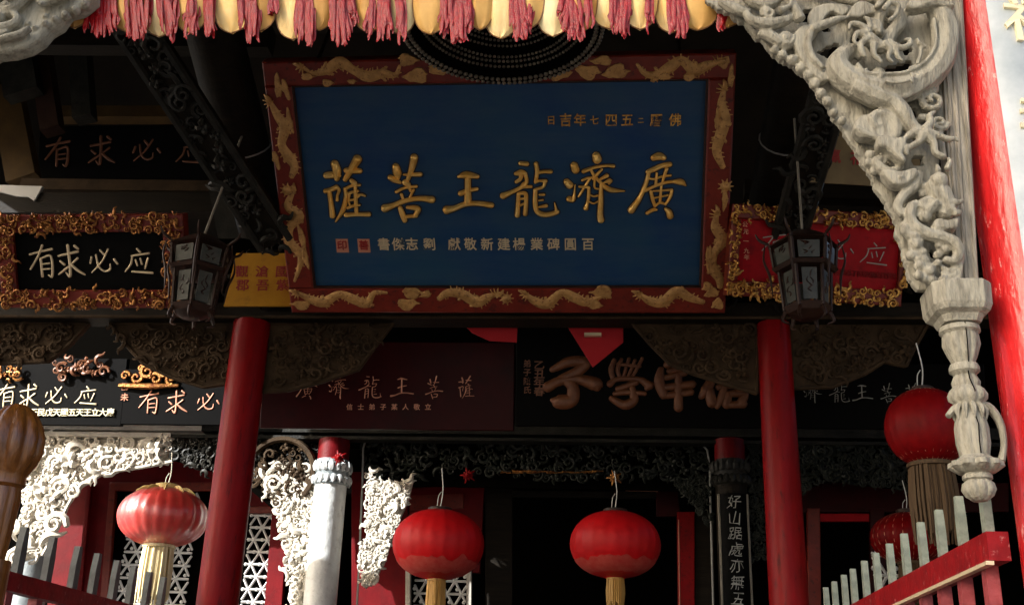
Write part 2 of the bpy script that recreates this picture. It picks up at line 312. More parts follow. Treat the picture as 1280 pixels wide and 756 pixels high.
JI = [[(120,180,42),(135,225,46)],[(55,320,36),(85,355,44)],[(130,350,6),(122,430,14),(110,475,30),(75,470,34)],[(310,95,45),(320,135,52)],[(200,235,24),(300,200,18),(400,185,16),(460,190,22)],[(270,230,16),(300,280,18),(345,325,20),(390,370,28),(450,395,28),(555,402,6)],
 [(360,215,14),(310,270,20),(285,300,14)],[(190,310,14),(240,290,14),(285,285,12)],[(260,290,14),(215,360,16),(160,450,12)],[(300,290,14),(298,370,12),(345,385,10)],[(345,300,14),(405,268,24)],[(375,330,10),(430,310,26),(420,335,16)],
 [(165,362,12),(245,368,16)],[(248,370,18),(245,450,20),(235,500,16),(222,550,28)],[(255,430,10),(290,445,10),(325,438,12)],[(250,490,10),(290,505,10),(340,480,10)],[(352,345,18),(350,480,30),(345,600,34),(352,650,38)]]
GUANG = [[(800,120,35),(850,105,46),(895,120,28)],[(750,240,24),(810,215,30),(880,185,28),(945,175,30)],[(765,230,22),(740,330,24),(690,450,28),(610,568,42)],[(760,295,12),(810,300,12),(870,280,14),(950,268,14)],[(830,250,14),(822,350,18)],[(915,210,22),(890,290,16),(870,360,14)],
 [(730,400,20),(800,365,18),(900,330,18),(980,320,18)],[(980,320,22),(1040,325,36),(1080,355,8)],[(870,360,14),(858,490,16)],[(780,405,20),(795,470,20),(815,530,18)],[(800,400,10),(890,395,12),(960,390,16)],[(960,395,16),(945,450,20),(905,515,14)],[(805,460,10),(925,435,12)],
 [(815,530,12),(855,500,16),(900,510,12)],[(745,590,18),(800,560,22),(830,560,12)],[(905,550,18),(935,580,34),(945,620,36)]]
YOU = [[(665,366,8),(705,357,8),(745,350,10)],[(712,338,9),(695,370,9),(664,412,7)],[(703,378,9),(705,434,10)],[(705,378,7),(740,372,9),(740,432,10),(726,430,5)],[(708,396,6),(734,393,6)],[(708,412,6),(735,410,6)]]
QIU = [[(798,378,8),(862,366,9)],[(830,348,10),(833,400,10),(831,437,10),(818,426,5)],[(802,393,7),(815,403,9)],[(794,432,5),(812,420,8),(829,408,6)],[(860,385,8),(838,402,6)],[(836,402,8),(858,420,10),(880,432,6)],[(852,349,9),(864,358,8)]]
BI = [[(937,380,10),(930,402,8)],[(973,355,8),(988,372,10)],[(955,372,8),(963,412,9),(985,430,9),(1008,424,9),(1010,404,4)],[(1006,352,8),(978,395,8),(934,435,6)],[(1028,388,11),(1040,404,9)]]
YING = [[(408,316,9),(420,328,10)],[(384,341,8),(455,332,9)],[(388,342,9),(380,370,9),(356,396,6)],[(400,355,8),(406,375,8)],[(419,350,8),(425,370,8)],[(450,350,9),(436,386,7)],[(384,396,8),(464,401,11)]]
ZI = [[(690,462,5),(712,452,9),(732,453,9),(722,464,9),(700,474,7)],[(705,474,7),(716,484,10),(714,500,12),(698,502,12),(690,500,4)],[(684,484,9),(700,476,8),(722,474,8),(744,480,12),(746,484,8)]]
XUE = [[(768,450,4),(764,462,5),(767,476,4)],[(777,449,3),(772,462,4),(776,474,3)],[(786,448,3),(779,472,3)],[(794,450,3),(784,474,3)],[(803,448,3),(790,472,3)],[(772,455,3),(800,458,3)],[(762,480,6),(772,474,4),(798,474,5),(812,482,8)],[(772,486,5),(796,478,5)],[(768,492,4),(786,490,5),(806,492,4)],[(790,484,5),(792,500,8),(780,506,8),(764,498,5)],[(812,482,7),(808,486,4)]]
XIN = [[(833,456,6),(846,452,9),(854,456,6)],[(836,464,5),(856,460,5)],[(832,472,5),(856,466,6)],[(826,462,6),(824,478,9),(830,494,8)],[(832,484,6),(866,480,7)],[(834,494,6),(864,490,6)],[(848,470,6),(848,510,8)]]
YOU2 = [[(888,478,8),(882,488,9),(876,496,5)],[(886,488,9),(890,504,9)],[(898,484,6),(916,482,5),(930,486,5)],[(906,480,6),(902,496,7),(896,508,5)],[(910,492,7),(908,506,8)],[(912,492,6),(930,492,7),(926,504,8)],[(910,506,6),(930,505,7)]]
CH = {'廣': norm(GUANG), '濟': norm(JI), '龍': norm(LONG), '王': norm(WANG), '菩': norm(PU), '薩': norm(SA), '有': norm(YOU), '求': norm(QIU), '必': norm(BI), '应': norm(YING),
      '子': norm(ZI), '學': norm(XUE), '莘': norm(XIN), '佑': norm(YOU2)}
def brush(ch, u, v, size, m, parent, z, wide=1.0, h=.45, tall=1.0, label=None):
    mb = MB()
    for i, st in enumerate(CH[ch]):
        mb.stroke([(u + p[0] * size, v + p[1] * size * tall, p[2] * size * wide) for p in st], h, z + i * .0007, 4)
    return mb.build('character', m, parent)
WB = 1.5
def traced(st, fr, ox, oy, sc, m, parent, z, h=.5, outline=False):
    mb = MB()
    for i, s_ in enumerate(st):
        q = []
        for (x, y, w_) in s_:
            a = fr.px(ox + x / sc, oy + y / sc); q.append((a[0], a[1], w_ * WB / sc * fr.k(ox + x / sc, oy + y / sc)))
        mb.stroke(q, h, z + i * .0012, 6)
    ch = mb.build('character', m, parent)
    if outline:
        mb = MB()
        for i, s_ in enumerate(st):
            q = []
            for (x, y, w_) in s_:
                a = fr.px(ox + x / sc, oy + y / sc); q.append((a[0], a[1], (w_ * WB + 16) / sc * fr.k(ox + x / sc, oy + y / sc)))
            mb.stroke(q, .06, z - .002 + i * .0002, 6)
        mb.build('outline', M['rosewood'], ch)  # dark ribbon under the character, shadow and ageing put into its colour
    return ch
def text(ch, fr, px, py, hpx, m, parent, z, wide=1.0, thick=.01, rot=0, tall=1.0, weight=.012, name='character'):
    u, v = fr.px(px, py); h = hpx * fr.k(px, py)
    mb = glyphs(ch, h, thick=thick, weight=weight); c, s_ = math.cos(rot), math.sin(rot)
    mb.v = [(u + (x * c - y * s_) * wide, v + (x * s_ + y * c) * tall, z + zz) for x, y, zz in mb.v]
    return mb.build(name, m, parent, smooth=False)
# ------------------------------------------------------------------ carving generators
def inside(poly, x, y):
    c = False; n = len(poly); j = n - 1
    for i in range(n):
        if (poly[i][1] > y) != (poly[j][1] > y) and x < (poly[j][0] - poly[i][0]) * (y - poly[i][1]) / (poly[j][1] - poly[i][1]) + poly[i][0]: c = not c
        j = i
    return c
def carve(poly, size, z=0.0, dens=1.0, rng=None, relief=.5):
    """tangled scrolls, leaves and ribbons filling a polygon"""
    rng = rng or random; mb = MB()
    xs = [p[0] for p in poly]; ys = [p[1] for p in poly]; placed = []; tries = 0
    area = (max(xs) - min(xs)) * (max(ys) - min(ys)); n = int(area / (size * size) * 1.1 * dens) + 6
    while len(placed) < n and tries < n * 12:
        tries += 1; x = rng.uniform(min(xs), max(xs)); y = rng.uniform(min(ys), max(ys))
        if not inside(poly, x, y) or any((x - a) ** 2 + (y - b) ** 2 < (size * .62) ** 2 for a, b in placed): continue
        placed.append((x, y)); s_ = size * rng.uniform(.55, 1.15); k = rng.random(); a = rng.uniform(0, 6.28); dr = rng.choice((-1, 1))
        if k < .42: spiral(mb, x, y, s_ * .6, rng.uniform(1, 1.6), z + rng.uniform(0, .3) * s_, .30, dr, a, relief, 5, .9)
        elif k < .8:
            pts = []; th = a; px_, py_ = x - math.cos(a) * s_ * .8, y - math.sin(a) * s_ * .8; cv = rng.uniform(.4, 1.1) * dr
            for i in range(6):
                t = i / 5; pts.append((px_, py_, z + s_ * relief * math.sin(t * 3.1) * .8, s_ * .2 * math.sin(.35 + 2.5 * t) + .001)); px_ += math.cos(th) * s_ * .36; py_ += math.sin(th) * s_ * .36; th += cv * (1 if i < 3 else -1.4)
            mb.tube(pts, 5, .8, 2)
        else:
            for q in range(4):
                b = a + q * 1.57; mb.tube([(x, y, z + s_ * .2, s_ * .16), (x + math.cos(b) * s_ * .3, y + math.sin(b) * s_ * .3, z + s_ * .4, s_ * .2), (x + math.cos(b + .4) * s_ * .6, y + math.sin(b + .4) * s_ * .6, z + s_ * .1, s_ * .05)], 5, .8, 2)
    return mb
def edge_tube(mb, pts, r, z=0, seg=6, sm=0): mb.tube([(p[0], p[1], z, r) for p in pts], seg, 1, sm)
# ================================================================== SETTING
g = MB(); g.box((-400, -400, -.3), (400, 500, 0)); o = g.build('ground', M['stone'], smooth=False); o['kind'] = 'structure'
g = MB(); g.box((-12, 4.2, 0.004), (12, 24, 1.40)); o = g.build('platform', M['dark_stone'], smooth=False); o['kind'] = 'structure'
g = MB()
for i in range(8): g.box((-3, 4.2 - .32 * (8 - i), .003 + i * .001), (4, 4.2 - .32 * (7 - i) - .002, .17 * (i + 1)))
o = g.build('front_steps', M['stone'], smooth=False); o['kind'] = 'structure'
# sun-blocking slab added out of frame on the left, shades the front bays
def world_thing(name, loc, label, cat, group=None):
    o = bpy.data.objects.new(name, None); COL.objects.link(o); o.location = loc; o.empty_display_size = .1; return props(o, label, cat, group)
def wbox(name, a, b, m, parent=None, kind=None, smooth=False):
    mb = MB(); l = parent.location if parent else Vector((0, 0, 0)); mb.box([a[i] - l[i] for i in range(3)], [b[i] - l[i] for i in range(3)])
    return mb.build(name, m, parent, smooth=smooth, kind=kind)
nb = world_thing('sun_block_slab', (-20.6, -4, 0), 'tall unseen slab added at left to shade the front bays', 'sun blocker')
wbox('wall', (-21.3, -12, 0), (-20, 0.6, 26), M['plaster'], nb)
mb = MB(); mb.frustum([(-.9, -8.2), (.8, -8.2), (.8, 4.7), (-.9, 4.7)], 26, 26.6, [(-.1, -8), (.1, -8), (.1, 4.5), (-.1, 4.5)]); mb.build('roof', M['tile'], nb, smooth=False)
# temple roof: hipped, dark boarded underside
tr = world_thing('temple_roof', (0, 10, 7), 'dark hipped timber roof over the whole temple front', 'roof')
mb = MB()
A = [(-8.2, 3.6, 8.6), (8.2, 3.6, 8.26), (8.2, 20, 8.26), (-8.2, 20, 8.6)]; B = [(-4.5, 9.5, 11.5), (4.5, 9.5, 11.5), (4.5, 14, 11.5), (-4.5, 14, 11.5)]
vs = A + B + [(x, y, z + .3) for x, y, z in A + B]
fs = [(0, 1, 5, 4), (1, 2, 6, 5), (2, 3, 7, 6), (3, 0, 4, 7), (4, 5, 6, 7)]
fs = [f[::-1] for f in fs] + [tuple(i + 8 for i in f) for f in fs] + [(0, 1, 9, 8), (1, 2, 10, 9), (2, 3, 11, 10), (3, 0, 8, 11)]
mb.add([(x, y - 10, z - 7) for x, y, z in vs], fs); mb.build('roof_boarding', M['ceil'], tr, smooth=False)
mb = MB()
for i in range(31):
    x = -4.4 + i * .293
    mb.tube([(x * 1.8, -6.3, 1.18, .05), (x, -.5, 4.36, .05)], 6, 1, 0)
mb.build('rafter', M['dark_wood'], tr, kind='stuff')
wbox('sky_block_board', (-8, 5.5, 6.5), (8, 5.6, 8.5), M['ceil'], tr)  # added out of view above the valance to block sky light
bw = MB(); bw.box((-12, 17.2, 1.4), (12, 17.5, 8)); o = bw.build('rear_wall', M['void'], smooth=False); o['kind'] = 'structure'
rw = MB(); rw.box((8.3, 6, 1.4), (8.6, 20, 7)); o = rw.build('side_wall', M['plaster'], smooth=False); o['kind'] = 'structure'
# ================================================================== ROW 2: pillars, beam, spandrels
def wlathe(name, X, Y, prof, m, parent, seg=32, lobes=None):
    mb = MB(); l = parent.location
    n = len(prof); vs = []
    for z, r in prof:
        for q in range(seg):
            a = q * 2 * math.pi / seg; vs.append((X + r * math.cos(a) - l[0], Y + r * math.sin(a) - l[1], z - l[2]))
    mb.add(vs, [(i * seg + q, i * seg + (q + 1) % seg, (i + 1) * seg + (q + 1) % seg, (i + 1) * seg + q) for i in range(n - 1) for q in range(seg)] + [tuple(range(seg))[::-1], tuple(range((n - 1) * seg, n * seg))])
    return mb.build(name, m, parent)
def pillar(X, Y, z1, r0, r1, m, label, group='round red temple pillars'):
    t = world_thing('pillar', (X, Y, 1.4), label, 'pillar', group)
    wlathe('shaft', X, Y, [(1.65, r0), (3.2, r0 * .99), (z1, r1)], m, t)
    wlathe('base', X, Y, [(1.4, r0 * 1.5), (1.48, r0 * 1.6), (1.58, r0 * 1.4), (1.66, r0 * 1.05)], M['stone'], t)
    return t
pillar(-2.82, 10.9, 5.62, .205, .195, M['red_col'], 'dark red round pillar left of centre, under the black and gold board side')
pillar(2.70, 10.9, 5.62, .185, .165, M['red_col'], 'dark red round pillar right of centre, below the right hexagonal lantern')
bm_ = world_thing('cross_beam', (0, 10.9, 5.7), 'dark carved cross beam resting on the two red pillars', 'beam')
wbox('beam_body', (-8, 10.75, 5.63), (8, 11.05, 5.80), M['dark_wood'], bm_)
mb = MB(); mb.tube([(-8, -.17, -.07, .018), (8, -.17, -.07, .018)], 6, 1, 0); mb.build('moulding', M['brown_carve'], bm_)
FB = Fr((0, 10.72, 5.7))
f2 = Fr((0, 10.75, 5.7))
rng = random.Random(3)
mb = carve([(-8, .12), (8, .12), (8, .75), (-8, .75)], .2, -.02, 1.0, rng, .4)
o = mb.build('frieze_carving', M['dark_wood'], bm_); o.matrix_parent_inverse = bm_.matrix_world.inverted() if False else Matrix.Identity(4)
o.matrix_local = Matrix.Translation((0, -.16, 0)) @ Fr((0, 0, 0)).mw
wbox('frieze_board', (-8, 10.85, 5.80), (8, 10.95, 6.6), M['void'], bm_)
def spandrel(pxpts, Y, label, seed, m='brown_carve', size=.13):
    c = P(sum(p[0] for p in pxpts) / len(pxpts), sum(p[1] for p in pxpts) / len(pxpts), Y); f = Fr(c); t = thing('spandrel', f, label, 'bracket', 'carved spandrels under the cross beam')
    pl = f.pts(pxpts); cx = sum(p[0] for p in pl) / len(pl); cy = sum(p[1] for p in pl) / len(pl)
    plate([pl], .06, .012, -.03).build('board', M[m], t)
    inn = [(cx + (p[0] - cx) * .86, cy + (p[1] - cy) * .8) for p in pl]
    carve(inn, size, .01, 1.25, random.Random(seed), .3).build('relief', M[m], t)
    mb = MB(); q = pl + [pl[0]]
    for i in range(len(pl)): edge_tube(mb, [q[i], q[i + 1]], .022, .015)
    mb.build('border', M[m], t)
    return t
spandrel([(328, 404), (492, 404), (470, 432), (448, 462), (400, 478), (360, 488), (328, 490)], 10.95, 'brown carved spandrel filling the corner right of the left red pillar', 11)
spandrel([(138, 404), (296, 404), (296, 478), (255, 484), (215, 472), (180, 455), (155, 428)], 10.95, 'brown carved spandrel on the left side of the left red pillar', 12)
spandrel([(790, 404), (946, 404), (946, 492), (905, 480), (868, 468), (838, 456), (812, 430)], 10.95, 'brown carved spandrel in the corner left of the right red pillar', 13)
spandrel([(986, 404), (1160, 404), (1140, 440), (1132, 458), (1105, 452), (1080, 468), (1040, 484), (990, 486)], 10.95, 'brown carved spandrel with wavy lower edge right of the right red pillar', 14)
spandrel([(-60, 404), (112, 404), (88, 430), (60, 452), (0, 455), (-60, 452)], 10.95, 'brown carved spandrel at the far left above the black boards', 15)
# pennants
def pennant(pxpts, Y, label):
    f = Fr(P(pxpts[0][0], pxpts[0][1], Y)); t = plate([f.pts(pxpts)], .012, .003).build('pennant', M['red_cloth'], fr=f)
    props(t, label, 'pennant', 'red pennants under the cross beam'); return t
pennant([(703, 398), (779, 398), (779, 428), (741, 459)], 11.2, 'red pointed pennant hanging left of the carved corner, full point visible')
pennant([(572, 398), (647, 398), (646, 428), (612, 426), (590, 416)], 11.2, 'red pennant with its edge folded up, above the dark red board')
mb = MB(); f = Fr(P(741, 418, 11.1)); mb.box((-.09, -.02, -.02), (.09, .012, .03)); t = mb.build('beam_clip', M['pale_letter'], fr=f); props(t, 'small pale metal clip in front of the pointed red pennant', 'clip')
# ================================================================== MAIN PLAQUE
TILT = 44
pl_o = P(636, 388, 10.45)
FP = Fr(pl_o, TILT)
plq = thing('main_plaque', FP, 'large blue plaque with six gilded characters in a gold and red frame', 'plaque')
o_tl, o_tr, o_br, o_bl = FP.pts([(330, 73), (920, 68), (905, 388), (366, 388)])
Wd = 4.36; x0 = (o_bl[0] + o_tl[0]) / 2; x1 = (o_br[0] + o_tr[0]) / 2; y0 = 0.0; y1 = (o_tl[1] + o_tr[1]) / 2
i_tl, i_tr, i_br, i_bl = FP.pts([(367, 105), (885, 98), (876, 357), (393, 358)])
ix0 = (i_tl[0] + i_bl[0]) / 2; ix1 = (i_tr[0] + i_br[0]) / 2; iy0 = (i_bl[1] + i_br[1]) / 2; iy1 = (i_tl[1] + i_tr[1]) / 2
print('PLAQUE', x0, x1, y1, ix0, ix1, iy0, iy1)
mb = MB(); mb.box((x0 + .05, y0 + .05, -.10), (x1 - .05, y1 - .05, 0)); mb.build('board', M['blue'], plq, smooth=False)
for (a, b) in (((x0, y0), (x1, iy0)), ((x0, iy1), (x1, y1)), ((x0, iy0 + .001), (ix0, iy1 - .001)), ((ix1, iy0 + .001), (x1, iy1 - .001))):
    mb = MB(); mb.rbox((a[0], a[1], -.14), (b[0], b[1], .075), .015); mb.build('frame_rail', M['frame_red'], plq)
mb = MB()
for (a, b) in (((ix0, iy0), (ix1, iy0)), ((ix0, iy1), (ix1, iy1)), ((ix0, iy0), (ix0, iy1)), ((ix1, iy0), (ix1, iy1))): mb.tube([(a[0], a[1], .035, .022), (b[0], b[1], .035, .022)], 6, 1, 0)
mb.build('inner_moulding', M['rosewood'], plq)
def dragon(mb, pts, z, s=1.0, head=True):
    """flat relief dragon along pixel points"""
    q = FP.pts(pts, z); n = len(q)
    w_ = [.024, .05, .062, .048, .062, .05, .03, .016]
    path = [(p[0], p[1], z, w_[min(7, int(i * 8 / n))] * s) for i, p in enumerate(q)]
    mb.tube(path, 8, .28, 6)
    fr_ = crom(path, 3)
    for i_ in range(2, len(fr_) - 2, 1):
        a_, b_ = fr_[i_ - 1], fr_[i_ + 1]; t_ = Vector((b_[0] - a_[0], b_[1] - a_[1])).normalized(); e_ = (-1) ** (i_ // 6)
        mb.tube([(fr_[i_][0], fr_[i_][1], z, .014 * s), (fr_[i_][0] - t_.y * e_ * fr_[i_][3] * 1.5 + t_.x * .02, fr_[i_][1] + t_.x * e_ * fr_[i_][3] * 1.5 + t_.y * .02, z, .005)], 4, .5, 0)
    h = q[0]; d = Vector((q[0][0] - q[1][0], q[0][1] - q[1][1])).normalized(); nrm = Vector((-d.y, d.x))
    for a, l, r in ((.0, .09, .028), (.7, .06, .014), (-.7, .06, .014), (1.5, .05, .012), (-1.5, .05, .012), (2.2, .06, .01)):
        v = d * math.cos(a) + nrm * math.sin(a)
        mb.tube([(h[0], h[1], z, r * s), (h[0] + v.x * l * .6, h[1] + v.y * l * .6, z + .02, r * .9 * s), (h[0] + v.x * l + nrm.x * .02, h[1] + v.y * l + nrm.y * .02, z, r * .35 * s)], 6, .6, 3)
    for i in (2, n - 3):
        for sg in (-1, 1):
            c = q[i]; dd = Vector((q[i + 1][0] - q[i][0], q[i + 1][1] - q[i][1])).normalized(); nn = Vector((-dd.y, dd.x)) * sg
            e = (c[0] + nn.x * .06 * s + dd.x * .03, c[1] + nn.y * .06 * s + dd.y * .03)
            mb.tube([(c[0], c[1], z, .028 * s), (c[0] + nn.x * .035, c[1] + nn.y * .035, z, .022 * s), (e[0], e[1], z, .014 * s)], 6, .6, 3)
            for a in (-.7, 0, .7):
                v = Vector((nn.x * math.cos(a) - nn.y * math.sin(a), nn.x * math.sin(a) + nn.y * math.cos(a)))
                mb.tube([(e[0], e[1], z, .011 * s), (e[0] + v.x * .022, e[1] + v.y * .022, z, .006 * s)], 5, .6, 2)
def cloud(mb, px, py, lx, ly, ang=0, z=.075):
    """flat lobed cloud, leaf like"""
    c = FP.px(px, py, z); k = FP.k(px, py); out = []
    for i in range(20):
        a = i * 2 * math.pi / 20; r = 1 + .16 * math.sin(3 * a + px) + .10 * math.sin(5 * a + py); x = math.cos(a) * lx * k * r; y = math.sin(a) * ly * k * r * (1.1 if abs(math.cos(a)) < .8 else .5) * 1.35
        out.append((c[0] + x * math.cos(ang) - y * math.sin(ang), c[1] + x * math.sin(ang) + y * math.cos(ang)))
    m2 = plate([out], .012, .008, z); mb.add(m2.v, m2.f)
gz = .078
for pts in ([(378, 84), (392, 92), (408, 88), (425, 78), (442, 88), (460, 96), (478, 92), (494, 94), (500, 82)],       # top left
            [(898, 78), (884, 82), (868, 88), (852, 76), (838, 84), (822, 94), (806, 92), (796, 80)],                   # top right
            [(338, 128), (347, 145), (356, 160), (352, 180), (360, 195), (368, 208), (364, 222)],                       # left upper
            [(366, 240), (360, 258), (374, 270), (362, 285), (362, 303), (376, 318), (374, 335), (368, 352)],            # left lower
            [(905, 112), (902, 132), (906, 150), (900, 172), (896, 190), (904, 210)],                                     # right upper
            [(896, 268), (894, 284), (903, 300), (892, 318), (890, 334), (899, 348), (900, 360)],                           # right lower
            [(372, 366), (388, 374), (404, 378), (424, 368), (442, 374), (458, 380), (468, 366), (484, 366)],             # bottom left corner
            [(620, 368), (608, 372), (596, 378), (578, 368), (560, 366), (548, 374)],
            [(658, 368), (668, 376), (684, 380), (702, 366), (718, 372), (734, 378), (752, 370), (764, 372)],
            [(800, 368), (812, 376), (828, 378), (846, 364), (862, 372), (880, 378)]):
    mb = MB(); dragon(mb, pts, gz, .85); mb.build('dragon_relief', M['gold_paint'], plq)
for c in ((510, 75, 13, 5, -.1), (520, 95, 16, 6, .1), (548, 88, 14, 4, -.3), (700, 93, 15, 5, .2), (735, 90, 16, 6, -.1), (752, 76, 14, 4, 0), (770, 90, 17, 6, .1), (832, 96, 9, 3, 0), (348, 108, 5, 10, 0), (357, 112, 4, 9, .2),
          (362, 152, 4, 10, .1), (378, 300, 4, 14, .1), (382, 322, 4, 9, .1), (914, 96, 4, 10, 0), (896, 150, 3, 9, 0), (914, 330, 5, 12, 0), (886, 322, 4, 12, 0), (884, 358, 7, 4, .6), (516, 366, 13, 5, 0), (510, 380, 14, 5, .1),
          (532, 368, 8, 3, .3), (752, 364, 14, 5, .1), (744, 381, 9, 4, 0), (890, 366, 10, 4, .3), (376, 381, 12, 4, -.1), (906, 250, 4, 9, 0), (385, 96, 9, 3, 0), (440, 102, 6, 2, 0), (410, 104, 8, 3, 0), (862, 97, 9, 3, 0), (560, 80, 10, 4, .4), (345, 200, 4, 8, .2), (904, 78, 9, 5, 0), (897, 380, 8, 5, .5)):
    mb = MB(); cloud(mb, *c, z=gz); mb.build('cloud_relief', M['gold_paint'], plq)
for (px, py) in ((633, 373), (359, 238), (907, 233)):
    mb = MB(); c = FP.px(px, py, gz); mb.blob((c[0], c[1], gz), .05, .03, 10)
    for q in range(9):
        a = q * .698; mb.tube([(c[0], c[1], gz, .02), (c[0] + math.cos(a) * .075, c[1] + math.sin(a) * .075, gz, .005)], 5, .6, 2)
    mb.build('flaming_pearl', M['gold_paint'], plq)
for st, ox in ((SA, 390), (PU, 390), (WANG, 550), (LONG, 550), (JI, 700), (GUANG, 700)):
    traced(st, FP, ox, 180, 6.87, M['gold'], plq, .006, .6, True)
for ch, px in zip('日吉年七四五二曆佛', (689, 707, 725, 743, 764, 784, 801, 820, 844)):
    text(ch, FP, px, 151, 17 if ch not in '七二日' else (8 if ch == '二' else 12), M['gold_leaf'], plq, .003, .95, .012)
for ch, px in zip('書傑志劉獻敬新建楊業碑圓百', (480, 498, 515, 537, 568, 588, 609, 630, 649, 671, 692, 713, 735)):
    text(ch, FP, px, 306, 17, M['pale_letter'], plq, .003, .95, .010)
for px in (428, 455):
    c = FP.px(px, 307); mb = MB(); mb.box((c[0] - .062, c[1] - .072, 0), (c[0] + .062, c[1] + .072, .006)); mb.build('seal', M['pink_letter'], plq, smooth=False)
text('印', FP, 428, 307, 13, M['red_ink'], plq, .006); text('善', FP, 455, 307, 13, M['red_ink'], plq, .006)
mb = MB()
for u in (x0 + .5, x1 - .5):
    mb = MB(); mb.tube([(u, y1 - .02, -.08, .02), (u, y1 + .35, -1.2, .02)], 6, 1, 0); mb.build('hanging_iron', M['dark_wood'], plq)
# ================================================================== LEFT SMALL BOARD
def small_board(fr, quad, inner, label, board_m, frame_m, orn_m, seed, osz=.11, sides=True, cat='sign board', group='inscribed boards'):
    t = thing('sign_board', fr, label, cat, group)
    q = fr.pts(quad); X0 = min(q[0][0], q[3][0]); X1 = max(q[1][0], q[2][0]); Y1 = (q[0][1] + q[1][1]) / 2; Y0 = (q[2][1] + q[3][1]) / 2
    q = fr.pts(inner); a0 = (q[0][0] + q[3][0]) / 2; a1 = (q[1][0] + q[2][0]) / 2; b1 = (q[0][1] + q[1][1]) / 2; b0 = (q[2][1] + q[3][1]) / 2
    mb = MB(); mb.box((X0 + .02, Y0 + .02, -.08), (X1 - .02, Y1 - .02, 0)); mb.build('board', board_m, t, smooth=False)
    rails = [((X0, Y0), (X1, b0)), ((X0, b1), (X1, Y1))]
    if sides: rails += [((X0, b0 + .001), (a0, b1 - .001)), ((a1, b0 + .001), (X1, b1 - .001))]
    for i, (a, b) in enumerate(rails):
        mb = MB(); mb.rbox((a[0], a[1], -.1), (b[0], b[1], .05), .01); mb.build('frame_rail', frame_m, t)
        e = .01; carve([(a[0] + e, a[1] + e), (b[0] - e, a[1] + e), (b[0] - e, b[1] - e), (a[0] + e, b[1] - e)], osz, .055, 1.8, random.Random(seed + i), .25).build('frame_carving', orn_m, t)
    return t
FL = Fr(P(110, 383, 10.2), 30)
lb = small_board(FL, [(-4, 268), (230, 268), (232, 384), (6, 384)], [(18, 290), (207, 290), (208, 362), (24, 362)],
    'black board with four gilt characters in a red and gold frame at far left', M['black'], M['frame_red'], M['gold_dim'], 40, .085)
for ch, px in zip('有求必应', (52, 89, 130, 173)):
    u, v = FL.px(px, 326); brush(ch, u, v, 34 * FL.k(px, 326), M['pale_letter'], lb, .004, .95, .4, 1.1)
# ================================================================== RIGHT RED BOARD
FRt = Fr(P(1020, 372, 10.1), 22, 10)
rb = small_board(FRt, [(915, 249), (1124, 276), (1124, 384), (909, 368)], [(925, 268), (1122, 293), (1122, 364), (921, 350)],
    'red board with gold leaf border beside the right end of the blue plaque', M['red_board'], M['frame_red'], M['gold_leaf'], 50, .075)
for ch, px, py in zip('有求必应', (967, 1010, 1050, 1092), (305, 310, 312, 317)):
    u, v = FRt.px(px, py); brush(ch, u, v, 33 * FRt.k(px, py), M['grey_letter'], rb, .004, .55, .4, 1.0)
for ch, px, py in zip('公元一九年', (931, 932, 932, 933, 933), (281, 290, 302, 314, 322)): text(ch, FRt, px, py, 7, M['pink_letter'], rb, .003)
for i, ch in enumerate('信眾弟子同敬贈於觀音閣'): text(ch, FRt, 1046 + i * 7.3, 341 + i * .5, 8, M['red_col'], rb, .003)
# ================================================================== YELLOW SIGN
FY = Fr(P(320, 350, 10.38), 8)
t = props(plate([FY.pts([(296, 317), (400, 317), (400, 383), (280, 383)])], .03, .004).build('yellow_sign', M['yellow'], fr=FY), 'yellow signboard with red characters tucked behind the blue plaque corner', 'sign')
for i, (a, b) in enumerate(zip('觀滄國', '郡吾紫')):
    text(a, FY, 303 + i * 25, 341, 15, M['red_ink'], t, .016, 1.1); text(b, FY, 304 + i * 25, 358, 15, M['red_ink'], t, .016, 1.1)
